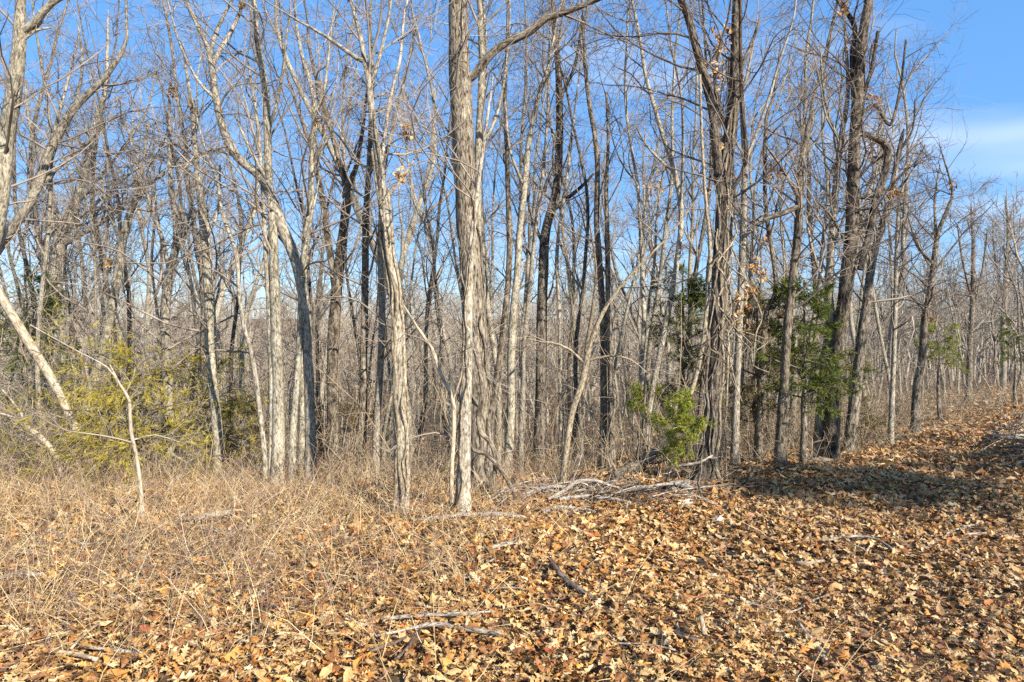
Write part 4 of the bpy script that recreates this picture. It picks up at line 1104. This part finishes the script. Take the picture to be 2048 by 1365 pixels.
sd = norm(np.cross(d, rg.normal(size=d.shape)))[:, None, :] * (rg.uniform(.0010, .0022, n)[:, None] * np.array([1, .9, .6, .1])[None])[..., None]
V = np.stack([P - sd, P + sd], 2)
b = (np.arange(n)[:, None] * K + np.arange(K - 1)[None]) * 2
Q = np.stack([b, b + 1, b + 3, b + 2], -1).reshape(-1, 4)
tn = STRAW[rg.integers(0, 4, n)]; tn[:, :3] *= rg.uniform(.7, 1.15, (n, 1))
g.add(V, Q, tint=np.repeat(tn, K * 2, axis=0))
tag(link('dry_grass', g.mesh('dry_grass', M['straw'], bk=False, tint=True)), 'pale straw coloured grass lying among the fallen leaves', 'grass', None, 'stuff')

# ------------------------------------------------------------------ fallen branches
def stick(label, pts, mat='stickgrey', name='fallen_branch', group=None, twigs=0, lift=.055, seed=1, S=8, cat='branch'):
    rg = np.random.default_rng(seed)
    q, w = [], []
    for p in pts:
        h = hit(p[0], p[1]); D = h[1]
        r = p[2] / 2 * D / F
        up = p[3] if len(p) > 3 else 0
        if up:      # raised point: stays at the distance of its foot
            h = hit(p[0], p[1] + up); D = h[1]; h[2] += up * D / F
            h[0] = (p[0] - CX) / F * D
        h[2] += r * .6 + lift
        q.append(h); w.append(r)
    P, R = resample(q, w, .035)
    R = R * (1 + .1 * np.sin(np.arange(len(R)) * .9 + seed))
    gs = Geo(); tubes(gs, P, R, S, .07, rg, cap=True)
    if twigs:
        a, b_, l_ = grow(rg, *[v[None] for v in repoly(P, R, 20)[:2]], np.array([repoly(P, R, 20)[2]]), twigs, (.2, 1), .45, (25, 60), 6, 0, .2, .55, .0015, .1, .3)
        a[:, :, 2] = np.maximum(a[:, :, 2], terrain(a[:, :, 0], a[:, :, 1]) + .04)
        tubes(gs, a, b_, 4, 0, rg)
    o = link(name, gs.mesh(name, M[mat], P[0]), None, P[0])
    return tag(o, label, cat, group)
stick('thick dark curved branch with pale lichen specks in the middle of the leaves', [(1100, 1136, 13), (1118, 1165, 15), (1148, 1192, 15), (1180, 1212, 13), (1196, 1220, 9)], 'stickdark', seed=2, S=10, lift=.035, twigs=2)
stick('dark branch half buried in leaves beside the upright stub', [(1308, 1268, 10), (1345, 1280, 13), (1380, 1292, 14), (1412, 1297, 13)], 'stickdark', seed=3, S=10, lift=.02)
stick('short tan stub poking upright from the leaves', [(1410, 1298, 11), (1406, 1280, 10, 8), (1402, 1258, 8, 30)], 'vine', 'branch_stub', seed=4)
stick('long straight pale branch above the forked one at the bottom', [(762, 1262, 6), (840, 1256, 8), (920, 1254, 8), (990, 1249, 5)], seed=5)
stick('long curved grey branch above the bottom edge', [(745, 1300, 5), (800, 1288, 6), (870, 1277, 9), (940, 1288, 8), (1004, 1294, 7)], seed=6, twigs=2)
stick('dark forked arm of branch slanting to the bottom edge', [(740, 1332, 6), (790, 1312, 7), (840, 1288, 7)], 'stickdark', seed=7)
stick('thin pale stick pointing at the bottom right corner', [(1598, 1272, 5), (1620, 1302, 8), (1640, 1330, 9), (1652, 1348, 8)], seed=8)
stick('white peeling branch propped in the weeds', [(358, 1058, 9), (400, 1053, 12, 6), (440, 1046, 12, 12), (464, 1042, 10, 14)], 'dead', seed=9)
stick('grey stick lying below the white peeling branch', [(392, 1072, 6), (430, 1080, 7), (464, 1088, 6)], seed=10)
stick('grey stick in the weeds at the left edge', [(-10, 1180, 8), (40, 1172, 9), (84, 1172, 8)], seed=11)
stick('long thin bent branch lying in the weeds at the left', [(88, 1078, 5), (125, 1092, 6), (165, 1108, 6), (210, 1104, 4)], seed=12, twigs=2)
stick('pale broken stick in the bottom left corner', [(108, 1334, 7), (150, 1338, 8), (196, 1350, 8)], 'dead', seed=13)
stick('pale slanting stick near the bottom left corner', [(142, 1328, 5), (165, 1300, 6), (198, 1272, 5)], 'dead', seed=14)
stick('pale stick lying left to right near the bottom left corner', [(160, 1322, 6), (220, 1330, 7), (290, 1336, 5)], 'dead', seed=15)
stick('small grey stick among leaves right of centre', [(970, 1120, 7), (1005, 1110, 8), (1045, 1104, 7)], seed=16)
stick('long thin white branch lying before the thickest tree', [(826, 1058, 6), (908, 1049, 8), (983, 1045, 9), (1050, 1052, 7)], seed=17, twigs=4)
stick('thin grey branch on the leaves at the right', [(1640, 1100, 5), (1710, 1092, 6), (1755, 1100, 6), (1785, 1118, 5)], seed=18, twigs=1)
stick('short white stick in the leaves right of the curved branch', [(1590, 1146, 6), (1615, 1146, 7), (1648, 1142, 5)], 'dead', seed=19)
stick('thin grey stick in the leaves at the far right', [(1930, 1088, 4), (1960, 1084, 5), (1988, 1086, 4)], seed=20)
stick('thin bent twig near the bottom centre', [(790, 1350, 6), (812, 1325, 7), (826, 1308, 6)], 'stickdark', seed=21)
stick('dark rotting log leaning against the foot of the thickest tree', [(944, 962, 14, 8), (974, 990, 14, 4), (1006, 1016, 14)], 'dark', 'fallen_log', seed=22, S=10, cat='log')
stick('long dark fallen trunk sloping behind the brush pile', [(1225, 968, 18), (1270, 945, 17, 10), (1320, 915, 15, 40), (1365, 875, 12, 80)], 'dark', 'fallen_log', seed=23, S=10, cat='log', twigs=5)
# brush pile
pile = [([(1097, 1014, 6), (1128, 997, 7, 6), (1154, 980, 7, 22), (1185, 975, 6, 28), (1216, 984, 5, 20), (1240, 990, 4, 14)], 'thick grey branch arching over the brush pile'),
        ([(1040, 1008, 8), (1084, 992, 9, 6), (1112, 988, 8, 10), (1150, 990, 5, 6)], 'pale branch at the left end of the brush pile'),
        ([(1119, 1014, 8), (1172, 1008, 9, 4), (1224, 1014, 8, 2), (1262, 1020, 5)], 'straight grey branch low across the brush pile'),
        ([(1085, 1040, 8), (1120, 1032, 8), (1170, 1034, 6), (1190, 1040, 4)], 'forked grey branch at the front of the brush pile'),
        ([(1240, 1000, 7), (1300, 988, 7, 14), (1340, 982, 5, 14), (1395, 990, 4, 6)], 'bowed branch at the right end of the brush pile'),
        ([(1330, 985, 4), (1345, 950, 4, 40), (1395, 940, 4, 55), (1425, 925, 3, 70)], 'thin white stem rising before the shaggy dark trunk')]
for i, (p, lab) in enumerate(pile):
    stick(lab, p, 'stickgrey', seed=30 + i, twigs=6, group='branches in the brush pile')
rg = np.random.default_rng(31)
for i in range(30):
    cx_ = rg.uniform(1030, 1420); cy_ = rg.uniform(992, 1030) - abs(cx_ - 1220) * .02
    ln = rg.uniform(60, 190); a = rg.normal() * .4
    up = rg.uniform(0, 22)
    p = [(cx_ + (t - .5) * ln * math.cos(a), cy_ + (t - .5) * ln * math.sin(a) * .5 - up * (1 - (2 * t - 1) ** 2) - rg.uniform(0, 4), rg.uniform(1.8, 4) * (1 - .6 * t), up * (1 - (2 * t - 1) ** 2)) for t in (0, .35, .7, 1)]
    stick('thin weathered branch heaped in the brush pile', p, 'stickgrey' if i % 3 else 'stickdark', seed=50 + i, twigs=8, group='branches in the brush pile', S=6)
# heap of old brush at the right edge
for i in range(15):
    cx_ = rg.uniform(1995, 2110); cy_ = rg.uniform(865, 925); ln = rg.uniform(60, 140); a = rg.normal() * .35; up = rg.uniform(0, 20)
    p = [(cx_ + (t - .5) * ln * math.cos(a), cy_ + (t - .5) * ln * math.sin(a) * .5, rg.uniform(2.5, 5) * (1 - .5 * t), up * (1 - (2 * t - 1) ** 2)) for t in (0, .35, .7, 1)]
    stick('thin grey branch in the heap at the right edge', p, 'stickgrey', seed=120 + i, twigs=4, group='branches in the heap at the right edge', S=6)
# scattered small sticks on the open leaves
for i in range(26):
    cx_ = rg.uniform(60, 2000); cy_ = rg.uniform(1060, 1340); ln = rg.uniform(35, 110) * (cy_ - 700) / 400; a = rg.uniform(0, 3.14)
    p = [(cx_ + (t - .5) * ln * math.cos(a), cy_ + (t - .5) * ln * math.sin(a) * .45 + rg.normal() * 3, rg.uniform(2.5, 4.5)) for t in (0, .35, .7, 1)]
    stick('small loose twig lying on the fallen leaves', p, 'stickgrey' if rg.random() < .6 else 'stickdark', 'fallen_twig', 'loose twigs on the leaves', 1, .045, 170 + i, 5, 'twig')

# ------------------------------------------------------------------ log, stones, root
def lumpy(name, label, cat, px, py, size, col, seed, sq=(1, 1, .6), rot=0.0):
    m, t, b_ = new_mat(name)
    N, Lk = t.nodes, t.links
    n1 = N.new('ShaderNodeTexNoise'); n1.inputs['Scale'].default_value = 30; n1.inputs['Detail'].default_value = 5
    tcn = N.new('ShaderNodeTexCoord'); Lk.new(tcn.outputs['Object'], n1.inputs['Vector'])
    r1 = ramp(t, [(.3, tuple(c * .55 for c in col[:3]) + (1,)), (.7, col)]); Lk.new(n1.outputs['Fac'], r1.inputs[0]); Lk.new(r1.outputs[0], b_.inputs['Base Color'])
    rg = np.random.default_rng(seed)
    h = hit(px, py); r = size / 2 * h[1] / F
    th = np.linspace(0, 2 * math.pi, 15)[:-1]; ph = np.linspace(.01, math.pi - .01, 9)
    a = rg.normal(size=(4, 3)) * 2
    d = np.stack([np.sin(ph)[:, None] * np.cos(th)[None], np.sin(ph)[:, None] * np.sin(th)[None], np.cos(ph)[:, None] * np.ones(14)[None]], -1)
    rr = 1 + sum(.12 * np.sin(d @ a[i] * 2 + i) for i in range(4))
    V = d * rr[..., None] * r * np.array(sq)
    g = Geo(); b0 = (np.arange(8)[:, None] * 14 + np.arange(14)[None]); b1 = (np.arange(8)[:, None] * 14 + (np.arange(14)[None] + 1) % 14)
    g.add(V, np.stack([b0, b0 + 14, b1 + 14, b1], -1).reshape(-1, 4))
    o = link(name, g.mesh(name, m, bk=False), None, h + np.array([0, 0, r * sq[2] * .5 + .03])); o.rotation_euler = (0, 0, rot)
    return tag(o, label, cat)
lumpy('stone', 'white stone lying on the leaves right of the brush pile', 'stone', 1438, 1050, 18, lin(214, 206, 194), 1)
lumpy('stone', 'flat whitish stone at the right end of the brush pile', 'stone', 1374, 1014, 24, lin(206, 196, 182), 2, (1.2, .9, .5))
lumpy('walnut', 'round brown nut lying in the weeds left of centre', 'nut', 540, 1118, 20, lin(176, 150, 118), 3, (1, 1, 1))
lumpy('stone', 'pale flat stone in the weeds at the left', 'stone', 122, 1040, 26, lin(196, 172, 140), 4, (1.2, .8, .4))
lumpy('root', 'pale root spreading from the foot of the dark trackside trunk', 'root', 1640, 932, 44, lin(168, 148, 122), 5, (1.2, .6, .35), .2)
def cut_log(label, pts, mat, seed):
    q = [hit(p[0], p[1]) + np.array([0, 0, p[2] / 2 * 6 / F]) for p in pts]
    P, R = resample(q, [p[2] / 2 * 6.3 / F for p in pts], .04)
    root = thing('cut_log', label, 'log', q[0])
    g = Geo(); tubes(g, P, R, 14, .05, np.random.default_rng(seed)); link('bark', g.mesh('bark', M[mat], q[0]), root)
    for e in (0, -1):
        g = Geo(); d = norm(P[e] - P[len(P) // 2]); u_ = norm(np.cross(d, [0, 0, 1])); v_ = np.cross(d, u_)
        th = np.arange(14) * 2 * math.pi / 14
        ring = P[e] + (np.cos(th)[:, None] * u_ + np.sin(th)[:, None] * v_) * R[e] * .93 + d * .004
        g.add(np.vstack([ring, P[e] + d * .004]), t=[(i, (i + 1) % 14, 14) for i in range(14)]); link('cut_end', g.mesh('cut_end', M['dead'], q[0], smooth=False), root)
cut_log('short cut grey log lying left of the shaggy dark trunk', [(1338, 992, 30), (1376, 990, 30)], 'stickgrey', 7)
